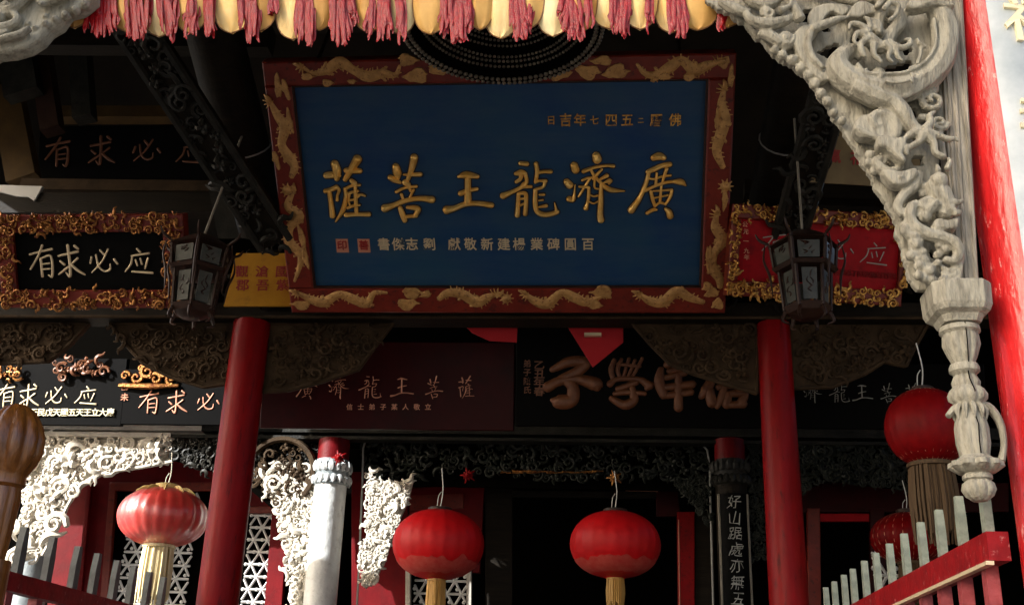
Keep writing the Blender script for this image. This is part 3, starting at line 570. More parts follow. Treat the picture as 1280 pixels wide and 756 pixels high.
# ================================================================== HEXAGONAL LANTERNS
def hexprism(mb, r0, r1, y0_, y1_, tw=0.0):
    a = [(r0 * math.sin(i * math.pi / 3 + tw), y0_, r0 * math.cos(i * math.pi / 3 + tw)) for i in range(6)] + [(r1 * math.sin(i * math.pi / 3 + tw), y1_, r1 * math.cos(i * math.pi / 3 + tw)) for i in range(6)]
    mb.add(a, [tuple(range(6))[::-1], tuple(range(6, 12))] + [(i, (i + 1) % 6, 6 + (i + 1) % 6, 6 + i) for i in range(6)])
def hex_lantern(c, sc, rot, rod, label):
    f = Fr(c); f.mw = f.mw @ Matrix.Rotation(rot, 4, 'Y')
    t = thing('palace_lantern', f, label, 'lantern', 'hexagonal palace lanterns')
    mb = MB(); hexprism(mb, .43 * sc, .36 * sc, .42 * sc, .48 * sc); hexprism(mb, .36 * sc, .14 * sc, .48 * sc, .62 * sc); mb.build('roof', M['rosewood'], t, smooth=False)
    mb = MB(); hexprism(mb, .36 * sc, .40 * sc, .10 * sc, .14 * sc); hexprism(mb, .24 * sc, .30 * sc, -.44 * sc, -.36 * sc); hexprism(mb, .22 * sc, .12 * sc, -.44 * sc, -.5 * sc)
    for i in range(6):
        a = i * math.pi / 3
        for (ra, ya, rb_, yb) in ((.27, -.4, .31, .12), (.36, .12, .40, .46)):
            mb.tube([(ra * sc * math.sin(a), ya * sc, ra * sc * math.cos(a), .022 * sc), (rb_ * sc * math.sin(a), yb * sc, rb_ * sc * math.cos(a), .022 * sc)], 5, 1, 0)
        x, z = .42 * sc * math.sin(a), .42 * sc * math.cos(a)
        mb.tube([(x, .46 * sc, z, .02 * sc), (x * 1.25, .52 * sc, z * 1.25, .018 * sc), (x * 1.35, .6 * sc, z * 1.35, .008 * sc)], 5, 1, 3)
        mb.tube([(x * 1.1, .44 * sc, z * 1.1, .008 * sc), (x * 1.15, .25 * sc, z * 1.15, .014 * sc), (x * 1.0, .05 * sc, z * 1.0, .018 * sc), (x * .95, -.2 * sc, z * .95, .006 * sc)], 5, 1, 3)
        mb.tube([(.26 * sc * math.sin(a), -.42 * sc, .26 * sc * math.cos(a), .03 * sc), (.3 * sc * math.sin(a), -.52 * sc, .3 * sc * math.cos(a), .02 * sc), (.22 * sc * math.sin(a), -.56 * sc, .22 * sc * math.cos(a), .008 * sc)], 5, 1, 3)
    mb.build('lantern_frame', M['rosewood'], t)
    for i in range(6):
        a0_ = i * math.pi / 3; a1_ = a0_ + math.pi / 3
        for (ra, ya, rb_, yb, e) in ((.265, -.33, .295, .06, .2), (.36, .17, .385, .38, .16)):
            v = []
            for (r_, y_) in ((ra, ya), (rb_, yb)):
                A_ = Vector((r_ * sc * math.sin(a0_), y_ * sc, r_ * sc * math.cos(a0_))); B_ = Vector((r_ * sc * math.sin(a1_), y_ * sc, r_ * sc * math.cos(a1_))); v += [A_.lerp(B_, e), A_.lerp(B_, 1 - e)]
            n_ = (v[0] + v[1]).normalized(); n_.y = 0; mb = MB(); w4 = [v[0], v[1], v[3], v[2]]
            mb.add([x - n_ * .008 for x in w4] + [x + n_ * .004 for x in w4], [(3, 2, 1, 0), (4, 5, 6, 7), (0, 1, 5, 4), (1, 2, 6, 5), (2, 3, 7, 6), (3, 0, 4, 7)]); pn_ = mb.build('pane', M['pane'], t, smooth=False)
            mb = MB(); cc = sum(w4, Vector()) / 4 + n_ * .006; sx = (w4[1] - w4[0]); sy = (w4[3] - w4[0]); rr = random.Random(i * 7 + int(ya * 10))
            for q in range(5):
                s0 = cc + sx * rr.uniform(-.3, .3) + sy * rr.uniform(-.3, .3); mb.tube([(*s0, .005), (*(s0 + sx * rr.uniform(-.25, .25) + sy * .08), .008), (*(s0 + sx * rr.uniform(-.25, .25) + sy * .2), .003)], 4, 1, 2)
            mb.build('painted_figure', M['rosewood'], pn_)
    mb = MB(); mb.tube([(0, .6 * sc, 0, .012), (rod[0], rod[1], rod[2], .012)], 6, 1, 0); mb.build('hanging_rod', M['grey_post'], t)
    return t
hl = hex_lantern(P(246, 352, 9.3), .74, .25, (.25, 1.7, 0), 'dark hexagonal palace lantern hanging before the left end of the plaque')
hex_lantern(P(1007, 350, 9.0), .72, -.52 + .0, (0, 1.6, 0), 'dark hexagonal palace lantern hanging in front of the red board')
# ================================================================== BOARDS BETWEEN ROW 2 AND 3
def plain_board(quad, Y, tilt, m, label, name='sign_board', edge=None, cat='sign board'):
    c = P(sum(p[0] for p in quad) / 4, max(p[1] for p in quad), Y); f = Fr(c, tilt); t = thing(name, f, label, cat, 'inscribed boards')
    q = f.pts(quad); X0 = min(p[0] for p in q); X1 = max(p[0] for p in q); Y0 = min(p[1] for p in q); Y1 = max(p[1] for p in q)
    mb = MB(); mb.rbox((X0, Y0, -.08), (X1, Y1, 0), .008); mb.build('board', m, t)
    if edge:
        mb = MB(); e = .035
        for a, b in (((X0, Y0), (X1, Y0)), ((X0, Y1), (X1, Y1)), ((X0, Y0), (X0, Y1)), ((X1, Y0), (X1, Y1))): mb.tube([(a[0], a[1], .0, e), (b[0], b[1], .0, e)], 6, 1, 0)
        mb.build('board_edge', edge, t)
    return f, t
f, t = plain_board([(330, 428), (642, 428), (642, 535), (330, 535)], 12.4, 12, M['red_dark'], 'deep red lacquer board with six thin gilt characters behind the left spandrel')
for ch, px in zip('廣濟龍王菩薩', (384, 424, 463, 503, 543, 583)):
    u, v = f.px(px, 484); brush(ch, u, v, 28 * f.k(px, 484), M['pink_letter'], t, .003, .7, .3)
for i, ch in enumerate('信士弟子某人敬立'): text(ch, f, 437 + i * 14, 509, 8, M['pink_letter'], t, .003, thick=.004)
f, t = plain_board([(646, 404), (948, 404), (948, 532), (646, 532)], 12.3, 10, M['black'], 'wide black board with thick brown brush characters left of the right pillar')
for st in (ZI, XUE, XIN, YOU2): traced(st, f, 0, 0, 1.0, M['bronze_letter'], t, .003, .35)
for i, ch in enumerate('弟子陳氏'): text(ch, f, 659, 455 + i * 11, 10, M['bronze_letter'], t, .003)
for i, ch in enumerate('乙丑年春'): text(ch, f, 674, 457 + i * 11, 12, M['bronze_letter'], t, .003, 1.2)
f, t = plain_board([(990, 455), (1230, 455), (1230, 535), (990, 535)], 12.6, 10, M['black'], 'black board with thin silver characters behind the right pillar and large lantern')
for ch, px in zip('濟龍王菩薩', (1016, 1049, 1078, 1110, 1141)):
    u, v = f.px(px, 491); brush(ch, u, v, 25 * f.k(px, 491), M['grey_letter'], t, .003, .6, .3)
f, t = plain_board([(-40, 448), (151, 448), (151, 530), (-40, 530)], 14.15, 8, M['black'], 'sunlit black board with four cream characters above the carved arch, far left')
for ch, px in zip('有求必应', (6, 37, 71, 108)):
    u, v = f.px(px, 494); brush(ch, u, v, 27 * f.k(px, 494), M['pale_letter'], t, .003, .8, .35)
for i, ch in enumerate('主壬戌天民戊天國五天王立大慶'): text(ch, f, 14 + i * 9.6, 516, 10, M['cream_letter'], t, .003, thick=.02)
mb = carve(f.pts([(62, 450), (128, 446), (132, 468), (80, 472)]), .13, .03, 1.6, random.Random(8), .4); mb.build('carved_emblem', M['bronze_letter'], t)
mb = carve(f.pts([(-10, 462), (32, 460), (30, 472), (0, 474)]), .12, .03, 1.6, random.Random(9), .4); mb.build('carved_emblem', M['gold_dim'], t)
f, t = plain_board([(152, 462), (300, 462), (300, 530), (152, 530)], 14.15, 8, M['black'], 'black board with copper characters and a gilt fruit emblem on its top edge')
for ch, px in zip('有求必', (186, 222, 261)):
    u, v = f.px(px, 502); brush(ch, u, v, 27 * f.k(px, 502), M['pink_letter'], t, .003, .8, .35)
mb = MB(); q = f.pts([(150, 482), (165, 476), (172, 462), (190, 457), (205, 460), (222, 470), (224, 482)])
for i, (px, py, r_) in enumerate(((158, 470, 6), (172, 472, 8), (186, 465, 9), (196, 474, 8), (206, 463, 8), (215, 474, 7), (178, 461, 5))):
    u, v = f.px(px, py); spiral(mb, u, v, r_ * f.k(px, py), 1.2, .03, .36, (-1) ** i, i, .3)
mb.tube([(q[0][0], q[0][1], .03, .03), (q[3][0], q[0][1] - .01, .05, .04), (q[6][0], q[6][1], .03, .02)], 6); mb.build('carved_emblem', M['gold_dim'], t)
for ch, py in zip('己未', (484, 497)): text(ch, f, 156, py, 10, M['pink_letter'], t, .003)
# ================================================================== ROW 3: beam, columns, door wall
R3 = 14.5
b3 = world_thing('door_beam', (0, R3, 5.4), 'long moulded beam over the doorway, its left end sunlit', 'beam')
zb = P(150, 533, R3).z
wbox('beam_body', (-9, R3 - .05, zb - .06), (-4.6, R3 + .2, zb + .09), M['pale_wood'], b3)  # left stretch in pale wood, sunlight put into the beam's colour
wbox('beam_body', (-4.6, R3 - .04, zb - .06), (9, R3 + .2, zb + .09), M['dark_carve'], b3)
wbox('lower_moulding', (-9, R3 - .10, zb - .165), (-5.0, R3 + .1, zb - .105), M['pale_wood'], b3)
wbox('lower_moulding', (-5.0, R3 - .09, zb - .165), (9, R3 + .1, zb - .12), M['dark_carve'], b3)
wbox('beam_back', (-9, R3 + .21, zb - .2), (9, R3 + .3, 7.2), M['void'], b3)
def carved(poly, Y, m, label, seed, size=.13, dens=1.7, backing=None, name='carved_bracket', group='carved door brackets', relief=.45, border=None, extra=None):
    c = P(sum(p[0] for p in poly) / len(poly), sum(p[1] for p in poly) / len(poly), Y); f = Fr(c); t = thing(name, f, label, 'carving', group)
    pl = f.pts(poly)
    carve(pl, size, 0, dens, random.Random(seed), relief).build('scrollwork', M[m], t)
    carve(pl, size * .55, .02, dens * .8, random.Random(seed + 1), relief).build('leaf_carving', M[m], t)
    if backing: plate([pl], .04, .01, -.06).build('back_board', M[backing], t)
    if border:
        mb = MB(); q = f.pts(border); edge_tube(mb, q, .028, .03, 6, 4); mb.build('border', M[m], t)
    return f, t
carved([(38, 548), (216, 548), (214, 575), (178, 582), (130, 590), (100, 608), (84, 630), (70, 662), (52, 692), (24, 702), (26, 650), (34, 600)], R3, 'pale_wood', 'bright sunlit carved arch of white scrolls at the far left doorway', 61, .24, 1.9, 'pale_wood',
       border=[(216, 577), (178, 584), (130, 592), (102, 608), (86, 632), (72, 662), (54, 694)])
carved([(218, 550), (275, 550), (272, 590), (235, 580), (218, 575)], R3, 'dark_carve', 'short dark carved panel between the sunlit arch and the left red pillar', 63, .14, 1.6, 'void')  # dark tone puts the local shade into the carving's colour
f, t = carved([(318, 600), (345, 575), (395, 590), (404, 620), (396, 690), (388, 756), (384, 800), (372, 780), (362, 715), (356, 670), (348, 640), (336, 615)], R3, 'pale_wood', 'sunlit carved bracket hanging from the round panel beside the white column', 64, .19, 2.0, 'pale_wood')
mb = MB(); cx, cy = f.px(352, 592); rr = 42 * f.k(352, 592)
mb.tube([(cx + rr * math.cos(a), cy + rr * math.sin(a), .07, .045) for a in [i * math.pi / 16 - .7 for i in range(0, 19)]], 6, 1.3, 0); mb.build('round_border', M['brown_carve'], t)  # brown rim and flower: shade on the round panel put into the colour
carve([(cx - rr * .9, cy - rr * .1), (cx - .3 * rr, cy + .8 * rr), (cx + .5 * rr, cy + .75 * rr), (cx + .8 * rr, cy - .3 * rr), (cx, cy - .9 * rr)], .14, .03, 1.8, random.Random(4), .5).build('flower_carving', M['brown_carve'], t)
carve(f.pts([(312, 548), (404, 548), (404, 600), (312, 600)]), .10, -.05, 1.6, random.Random(41), .3).build('corner_carving', M['dark_carve'], t)
plate([f.pts([(310, 546), (405, 546), (405, 640), (345, 640), (310, 610)])], .04, .005, -.12).build('back_board', M['void'], t)
mb = MB(); q = f.pts([(310, 547), (406, 547), (404, 640)]); edge_tube(mb, q[:2], .012, .03); edge_tube(mb, q[1:], .012, .03); mb.build('edge_strip', M['pale_letter'], t)
carved([(460, 590), (480, 602), (516, 600), (510, 625), (496, 655), (484, 690), (470, 722), (456, 735), (452, 700), (460, 650)], R3, 'pale_wood', 'narrow sunlit carved bracket just right of the white column', 66, .15, 2.0, 'pale_wood')
# white column, couplet column
def column3(X, m, label, r, px_cap, capm, redm):
    t = world_thing('door_column', (X, R3, 1.4), label, 'column', 'columns flanking the doorway')
    zt = P(px_cap, 576, R3).z; zc = P(px_cap, 606, R3).z; zz = P(px_cap, 547, R3).z
    wlathe('shaft', X, R3, [(1.4, r), (zc, r)], m, t)
    wlathe('capital', X, R3, [(zc - .02, r * 1.04), (zc, r * 1.14), (zc + .04, r * 1.06), (zc + .15, r * 1.02), (zc + .18, r * 1.12), (zt, r * 1.02)], capm, t)
    wlathe('top_block', X, R3, [(zt + .001, r * .98), (zz - .04, r * .98)], redm, t)
    mb = MB()
    for row, (z0_, hh, sg) in enumerate(((zc + .17, .13, 1), (zc + .10, .11, -1))):
        for q in range(18):
            a = q * 2 * math.pi / 18 + row * .17; ca, sa = math.cos(a), math.sin(a); R0 = r * 1.08
            mb.tube([(R0 * ca, R0 * sa, z0_ - 1.4, .035), (R0 * 1.06 * ca, R0 * 1.06 * sa, z0_ + sg * hh * .5 - 1.4, .04), (R0 * 1.1 * ca, R0 * 1.1 * sa, z0_ + sg * hh - 1.4, .006)], 5, .5, 3)
    mb.build('lotus_petals', m if capm is M['blue_grey'] else capm, t, kind='stuff'); return t
wc = column3(-2.72, M['pale_col'], 'pale stone column with lotus capital, half in sunlight', .215, 421, M['blue_grey'], M['red_wall'])  # blue-grey capital puts shadow marks between the petals into the colour
f = Fr((-2.72, R3 - .2, 3)); rng = random.Random(5)
for i, ch in enumerate('廣施甘露'):
    pass
cc = column3(2.60, M['dark_wood'], 'dark column with red top and a black couplet board right of the door', .205, 912, M['dark_carve'], M['red_wall'])
f = Fr((2.60, R3 - .24, P(915, 616, R3 - .24).z)); q = f.pts([(903, 616), (936, 616)])
cb = thing('couplet_board', f, 'black couplet board with silver running script on the dark column', 'sign board')
hw = .19
mb = MB(); N = 10
vs = []
for y in (-3.1, 0):
    for i in range(N + 1):
        a = (i / N - .5) * 2.0; vs.append((hw * 1.15 * math.sin(a), y, .24 * math.cos(a) - .22))
    for i in range(N + 1):
        a = (.5 - i / N) * 2.0; vs.append((hw * 1.05 * math.sin(a), y, .215 * math.cos(a) - .22))
K = 2 * N + 2
mb.add(vs, [(i, (i + 1) % K, K + (i + 1) % K, K + i) for i in range(K)] + [tuple(range(K))[::-1], tuple(range(K, 2 * K))]); mb.build('board', M['black'], cb)
mb = MB()
for s_ in (-1, 1): mb.tube([(s_ * hw * .95, -3.1, -.08, .018), (s_ * hw * .95, 0, -.08, .018)], 6, 1, 0)
mb.build('edge_strip', M['grey_post'], cb)
for i, ch in enumerate('好山踞處亦無五百洞天'):
    h = .19; g_ = glyphs(ch, h, wob=.16, thick=.008, weight=-.008); g_.v = [(x * .95 + y * .15, y - .13 - i * .2, z + .025) for x, y, z in g_.v]; g_.build('character', M['grey_letter'], cb, smooth=False)
# door surround
ds = world_thing('door_surround', (0, R3 + .3, 1.4), 'dark carved door surround with thin pale moulding between the columns', 'door frame')
f = Fr((0, R3 + .15, 5.0))
mo = MB(); q = f.pts([(444, 800), (449, 700), (453, 600), (454, 560), (457, 550), (466, 546), (560, 547), (700, 549), (860, 552), (876, 554), (884, 562), (887, 580), (890, 700), (893, 800)]); edge_tube(mo, q, .014, 0)
oo = mo.build('moulding', M['grey_letter'], ds); oo.matrix_parent_inverse = Matrix.Translation((0, -(R3 + .3), -1.4)); oo.matrix_local = Matrix.Translation((0, -(R3 + .3), -1.4)) @ f.mw if False else oo.matrix_local
oo.matrix_parent_inverse = Matrix.Identity(4); oo.matrix_local = Matrix.Translation((0, -(R3 + .3), -1.4)) @ f.mw
def local_to(o, fr, parent):
    o.matrix_parent_inverse = Matrix.Identity(4); o.matrix_local = parent.matrix_basis.inverted() @ fr.mw; return o
c2 = carve(f.pts([(458, 552), (880, 556), (884, 606), (800, 596), (700, 598), (600, 590), (520, 596), (458, 600)]), .14, -.05, 1.5, random.Random(21), .35).build('lintel_carving', M['green_carve'], ds); local_to(c2, f, ds)
c3 = plate([f.pts([(455, 548), (886, 552), (888, 612), (456, 604)])], .04, .005, -.12).build('lintel_board', M['void'], ds); local_to(c3, f, ds)
rng = random.Random(2); mb = MB()
for i in range(26):
    u, v = f.px(rng.uniform(620, 745), rng.choice((589, 590, 591))); mb.tube([(u, v, .03, .012), (u + rng.uniform(.05, .16), v + rng.uniform(-.01, .01), .04, .006)], 5, 1, 2)
c4 = mb.build('gilt_edge', M['gold_dim'], ds); local_to(c4, f, ds)
def rosette(px, py, Y, m, label):
    f_ = Fr(P(px, py, Y)); mb = MB()
    for q in range(10):
        a = q * .628; mb.tube([(0, 0, 0, .02), (math.cos(a) * .05, math.sin(a) * .05, .02, .018), (math.cos(a) * (.07 + .04 * (q % 2)), math.sin(a) * (.07 + .04 * (q % 2)), 0, .006)], 5, .7, 3)
    mb.blob((0, 0, .03), .035); o = mb.build('rosette', m, fr=f_); props(o, label, 'ornament', 'flower rosettes'); return o
rosette(585, 594, R3 - .05, M['lantern_dim'], 'pink flower rosette at the top of the left door lintel')
rosette(768, 597, R3 - .05, M['gold_dim'], 'small gilt rosette in the middle of the dark lintel')
rosette(424, 572, R3 - .24, M['lantern_dim'], 'little reddish rosette on the red top of the pale column')
# red walls behind row 3
W4 = 15.6
def wall_panel(poly, Y, m, label, name='wall_panel', kind='structure', thick=.08):
    f_ = Fr(P(sum(p[0] for p in poly) / len(poly), sum(p[1] for p in poly) / len(poly), Y)); o = plate([f_.pts(poly)], thick, .006).build(name, m, fr=f_)
    o['kind'] = kind; return f_, o
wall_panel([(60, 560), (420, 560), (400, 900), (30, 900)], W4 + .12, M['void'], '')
# left door: red panels and frame
dl = world_thing('lattice_door', (-4, W4, 1.4), 'red framed lattice door behind the hanging white lit lantern at left', 'door', 'red lattice doors')
f = Fr((0, W4, 4))
def sub(mb, name, m, parent, kind=None, smooth=True):
    o = mb.build(name, m, parent, smooth=smooth, kind=kind); return local_to(o, f, parent)
def prism_px(pts, depth, z, bev=.01): return plate([f.pts(pts)], depth, bev, z)
sub(prism_px([(78, 575), (300, 575), (300, 606), (140, 606), (122, 800), (56, 800)], .05, 0), 'wall_panel', M['red_wall'], dl)
sub(prism_px([(300, 575), (420, 575), (420, 640), (300, 632)], .05, 0), 'wall_panel', M['red_wall'], dl)
sub(prism_px([(112, 604), (118, 604), (100, 800), (94, 800)], .07, .05), 'post', M['red_wall'], dl)
sub(prism_px([(140, 604), (300, 604), (300, 614), (147, 614), (134, 800), (124, 800)], .08, .04), 'door_frame', M['frame_red'], dl)
sub(prism_px([(346, 600), (366, 600), (352, 800), (330, 800)], .10, .06), 'post', M['red_wall'], dl)
sub(prism_px([(300, 634), (350, 634), (350, 642), (300, 642)], .08, .04), 'rail', M['frame_red'], dl)
def lattice(px0, py0, px1, py1, step, m, parent, z=.0, r=.017, name='lattice'):
    a = f.px(px0, py1); b = f.px(px1, py0); mb = MB(); w_ = step; h = step * .866
    X0, Y0, X1, Y1 = a[0], a[1], b[0], b[1]
    def seg(p, q):
        # clip to the rectangle
        t0, t1 = 0, 1; dx, dy = q[0] - p[0], q[1] - p[1]
        for pp, qq in ((-dx, p[0] - X0), (dx, X1 - p[0]), (-dy, p[1] - Y0), (dy, Y1 - p[1])):
            if abs(pp) < 1e-9:
                if qq < 0: return
            else:
                rr_ = qq / pp
                if pp < 0: t0 = max(t0, rr_)
                else: t1 = min(t1, rr_)
        if t0 < t1: mb.tube([(p[0] + dx * t0, p[1] + dy * t0, z, r), (p[0] + dx * t1, p[1] + dy * t1, z, r)], 4, 1, 0)
    L = 10
    for th in (0, math.pi / 3, 2 * math.pi / 3):
        n = int(12 / h)
        for i in range(-n, n):
            c = ((X0 + X1) / 2 - math.sin(th) * i * h, (Y0 + Y1) / 2 + math.cos(th) * i * h); seg((c[0] - math.cos(th) * L, c[1] - math.sin(th) * L), (c[0] + math.cos(th) * L, c[1] + math.sin(th) * L))
    nx = int((X1 - X0) / w_) + 1; ny = int((Y1 - Y0) / (2 * h)) + 1
    for i in range(nx + 1):
        for j in range(ny * 2):
            x = X0 + i * w_ + (j % 2) * w_ / 2; y = Y0 + j * h
            if x < X1 and y < Y1: mb.blob((x, y, z), r * 1.7, r * 1.1, 6)
    return sub(mb, name, m, parent, 'stuff')
lattice(138, 616, 250, 800, .21, M['lattice'], dl)
lattice(296, 644, 345, 800, .20, M['lattice'], dl)
# middle-left: red wall and lattice window with the door leaf
dm = world_thing('lattice_door', (-1.5, W4, 1.4), 'red door leaf with white star lattice behind the left round lantern', 'door', 'red lattice doors')
sub(prism_px([(440, 590), (606, 590), (606, 606), (510, 612), (512, 800), (440, 800)], .05, 0), 'wall_panel', M['red_wall'], dm)
sub(prism_px([(512, 608), (606, 604), (600, 716), (512, 714)], .05, .0), 'door_panel', M['red_wall'], dm)
sub(prism_px([(514, 620), (580, 618), (580, 636), (514, 638)], .03, .04), 'carved_strip', M['frame_red'], dm)
sub(prism_px([(508, 706), (514, 706), (514, 800), (508, 800)], .08, .04), 'frame_stile', M['pale_wood'], dm)
sub(prism_px([(584, 700), (590, 700), (590, 800), (584, 800)], .08, .04), 'frame_stile', M['pale_wood'], dm)
lattice(514, 716, 584, 800, .20, M['lattice'], dm)
sub(prism_px([(606, 560), (640, 560), (640, 800), (606, 800)], .06, -.1), 'jamb', M['dark_wood'], dm)
# right of doorway
dr = world_thing('side_door', (1.9, W4, 1.4), 'dark red door post and panel right of the black doorway', 'door', 'red lattice doors')
sub(prism_px([(846, 640), (868, 640), (868, 800), (848, 800)], .08, .0), 'post', M['red_col'], dr)
sub(prism_px([(820, 600), (846, 600), (850, 645), (820, 645)], .05, -.03), 'lintel', M['red_dark'], dr)
sub(prism_px([(868, 640), (892, 640), (894, 800), (868, 800)], .05, -.02), 'panel', M['dark_wood'], dr)
mb = MB(); a = f.px(848, 650); b = f.px(850, 800); mb.tube([(a[0], a[1], .05, .008), (b[0], b[1], .05, .008)], 5, 1, 0); sub(mb, 'edge_strip', M['pink_letter'], dr)
mb = MB(); a = f.px(782, 613); b = f.px(822, 614); mb.tube([(a[0], a[1], .05, .012), (b[0], b[1], .05, .012)], 5, 1, 0); sub(mb, 'edge_strip', M['pink_letter'], dr)
sub(prism_px([(640, 612), (846, 614), (846, 622), (640, 620)], .06, -.05), 'lintel_rail', M['dark_wood'], dr)
# right bay
br = world_thing('side_door', (5, W4, 1.4), 'dark side doorway with deep red frame right of the right pillar', 'door', 'red lattice doors')
sub(prism_px([(1000, 604), (1260, 604), (1260, 640), (1000, 640)], .05, 0), 'lintel', M['red_dark'], br)
sub(prism_px([(1008, 636), (1024, 636), (1026, 800), (1010, 800)], .08, .02), 'door_post', M['frame_red'], br)
sub(prism_px([(1086, 636), (1104, 636), (1108, 800), (1088, 800)], .08, .02), 'door_post', M['red_dark'], br)
sub(prism_px([(1024, 642), (1086, 642), (1086, 652), (1024, 652)], .06, .01), 'door_head', M['red_board'], br)
lattice(1094, 680, 1120, 760, .3, M['lattice'], br, .08, .02)
carved([(990, 556), (1180, 560), (1180, 606), (1120, 610), (1040, 600), (1000, 612)], R3, 'green_carve', 'dark greenish carved panel under the beam in the right bay', 71, .15, 1.6, 'void')
carved([(936, 556), (952, 556), (956, 700), (940, 700)], R3, 'green_carve', 'narrow dark carved strip between couplet column and right pillar', 72, .1, 1.5, 'void')
carved([(840, 600), (884, 600), (886, 660), (872, 640)], R3, 'green_carve', 'small dark carved bracket at the right corner of the doorway', 73, .1, 1.5)
# ================================================================== ROUND LANTERNS
def round_lantern(px, py, rx, ry, Y, label, fringe, fl, lobe=.03, fw=.32, wire=0, rib=24, silk='lantern'):
    c = P(px, py, Y); f = Fr(c); k = f.k(px, py); a, b = rx * k, ry * k * 1.06
    t = thing('round_lantern', f, label, 'lantern', 'round red lanterns')
    prof = []
    n = 22
    for i in range(n + 1):
        th = -math.pi / 2 + math.pi * i / n; rr_ = a * (max(0, math.cos(th)) ** .86); y = b * math.sin(th)
        if i in (0, n): rr_ = a * .22
        prof.append((y, max(rr_, a * .22), lobe if 0 < i < n else 0))
    mb = MB(); mb.lathe(prof, seg=96, lobes=rib); mb.build('silk_body', M[silk], t)
    if lobe < .015:
        rr = random.Random(px + 1); vs = []; K = 96
        jag = [-.52 + .16 * noise.noise(Vector((math.cos(q * .0655) * 5, math.sin(q * .0655) * 5, px))) + .03 * rr.random() for q in range(K)]
        for lv in range(5):
            for q in range(K):
                s_ = -.985 + (jag[q] + .985) * lv / 4; an = q * 2 * math.pi / K; R_ = max(a * .22, a * (max(0, 1 - s_ * s_) ** .43)) * 1.006 + .002; vs.append((R_ * math.sin(an), b * s_ * 1.0, R_ * math.cos(an)))
        m3 = MB(); m3.add(vs, [(i * K + q, i * K + (q + 1) % K, (i + 1) * K + (q + 1) % K, (i + 1) * K + q) for i in range(4) for q in range(K)]); m3.build('dusty_skirt', M['dusty_silk'], t)
    mb = MB()
    for q in range(rib if lobe > .015 else 0):
        an = (q + .5) * 2 * math.pi / rib; mb.tube([(p[1] * .968 * math.sin(an), p[0], p[1] * .968 * math.cos(an), .004) for p in prof[1:-1:2]], 4, 1, 0)
    if mb.v: mb.build('rib_wires', M['pink_letter'], t, kind='stuff')
    mb = MB(); cm = M['lantern_gold' if lobe > .02 and silk != 'lantern_dim' else 'rosewood']; ch_ = .12 if lobe > .02 else .05; mb.lathe([(b * .95, a * .24), (b * .96, a * .27), (b * (1 + ch_), a * .27), (b * (1.02 + ch_), a * .24)], seg=24); mb.build('top_ring', cm, t)
    mb = MB(); mb.lathe([(-b * 1.06, a * fw * 1.0), (-b * 1.05, a * fw * 1.12), (-b * .96, a * fw * 1.12), (-b * .93, a * fw)], seg=24); mb.build('bottom_ring', M[fringe], t)
    mb = MB(); rr = random.Random(px)
    for q in range(60):
        an = q * 2 * math.pi / 60 + rr.uniform(-.05, .05); r0 = a * fw * rr.uniform(.85, 1.05); l = fl * k * rr.uniform(.82, 1.05)
        mb.tube([(r0 * .95 * math.sin(an), -b * 1.02, r0 * .95 * math.cos(an), .014), (r0 * 1.05 * math.sin(an + .02), -b * 1.02 - l * .5, r0 * 1.05 * math.cos(an), .016), (r0 * rr.uniform(.9, 1.08) * math.sin(an), -b * 1.02 - l, r0 * rr.uniform(.9, 1.08) * math.cos(an), .008)], 4, 1, 2)
    mb.build('fringe', M[fringe], t, kind='stuff')
    mb = MB(); mb.tube([(0, b * 1.1, 0, .006), (.02, b * 1.6, 0, .006), (-.01, b * 2.0 + .1, 0, .006)], 5, 1, 3)
    mb.tube([(-.04, b * 1.1, 0, .005), (-.03, b * 1.4, 0, .005), (0, b * 1.55, 0, .005)], 5, 1, 3); mb.build('hook', M['wire'], t)
    if wire:
        mb = MB()
        for q in range(10):
            an = q * .63 + .3; mb.tube([(a * .3 * math.sin(an), b * 1.0, a * .3 * math.cos(an), .012), (a * .5 * math.sin(an), b * .93, a * .5 * math.cos(an), .03), (a * .68 * math.sin(an), b * .78, a * .68 * math.cos(an), .006)], 5, .6, 3)
        mb.build('paper_leaf', M['lantern_gold'], t)
    return t
round_lantern(204, 646, 54, 33, 12.9, 'round red lantern in full sun with cream fringe at the left', 'cream_fringe', 66, wire=1, silk='lantern_sunlit')
round_lantern(548, 680, 57, 40, 12.8, 'round red lantern hanging before the white star lattice', 'gold_fringe', 80, fw=.18, lobe=.014)
round_lantern(769, 680, 57, 39, 12.8, 'round red lantern hanging in the middle of the black doorway', 'gold_fringe', 34, fw=.17, lobe=.014)
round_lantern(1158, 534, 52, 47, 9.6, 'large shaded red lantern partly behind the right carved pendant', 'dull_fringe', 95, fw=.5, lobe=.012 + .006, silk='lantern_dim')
round_lantern(1136, 672, 48, 30, 13.4, 'dim red lantern low behind the right picket rail', 'dull_fringe', 60, silk='lantern_dim')
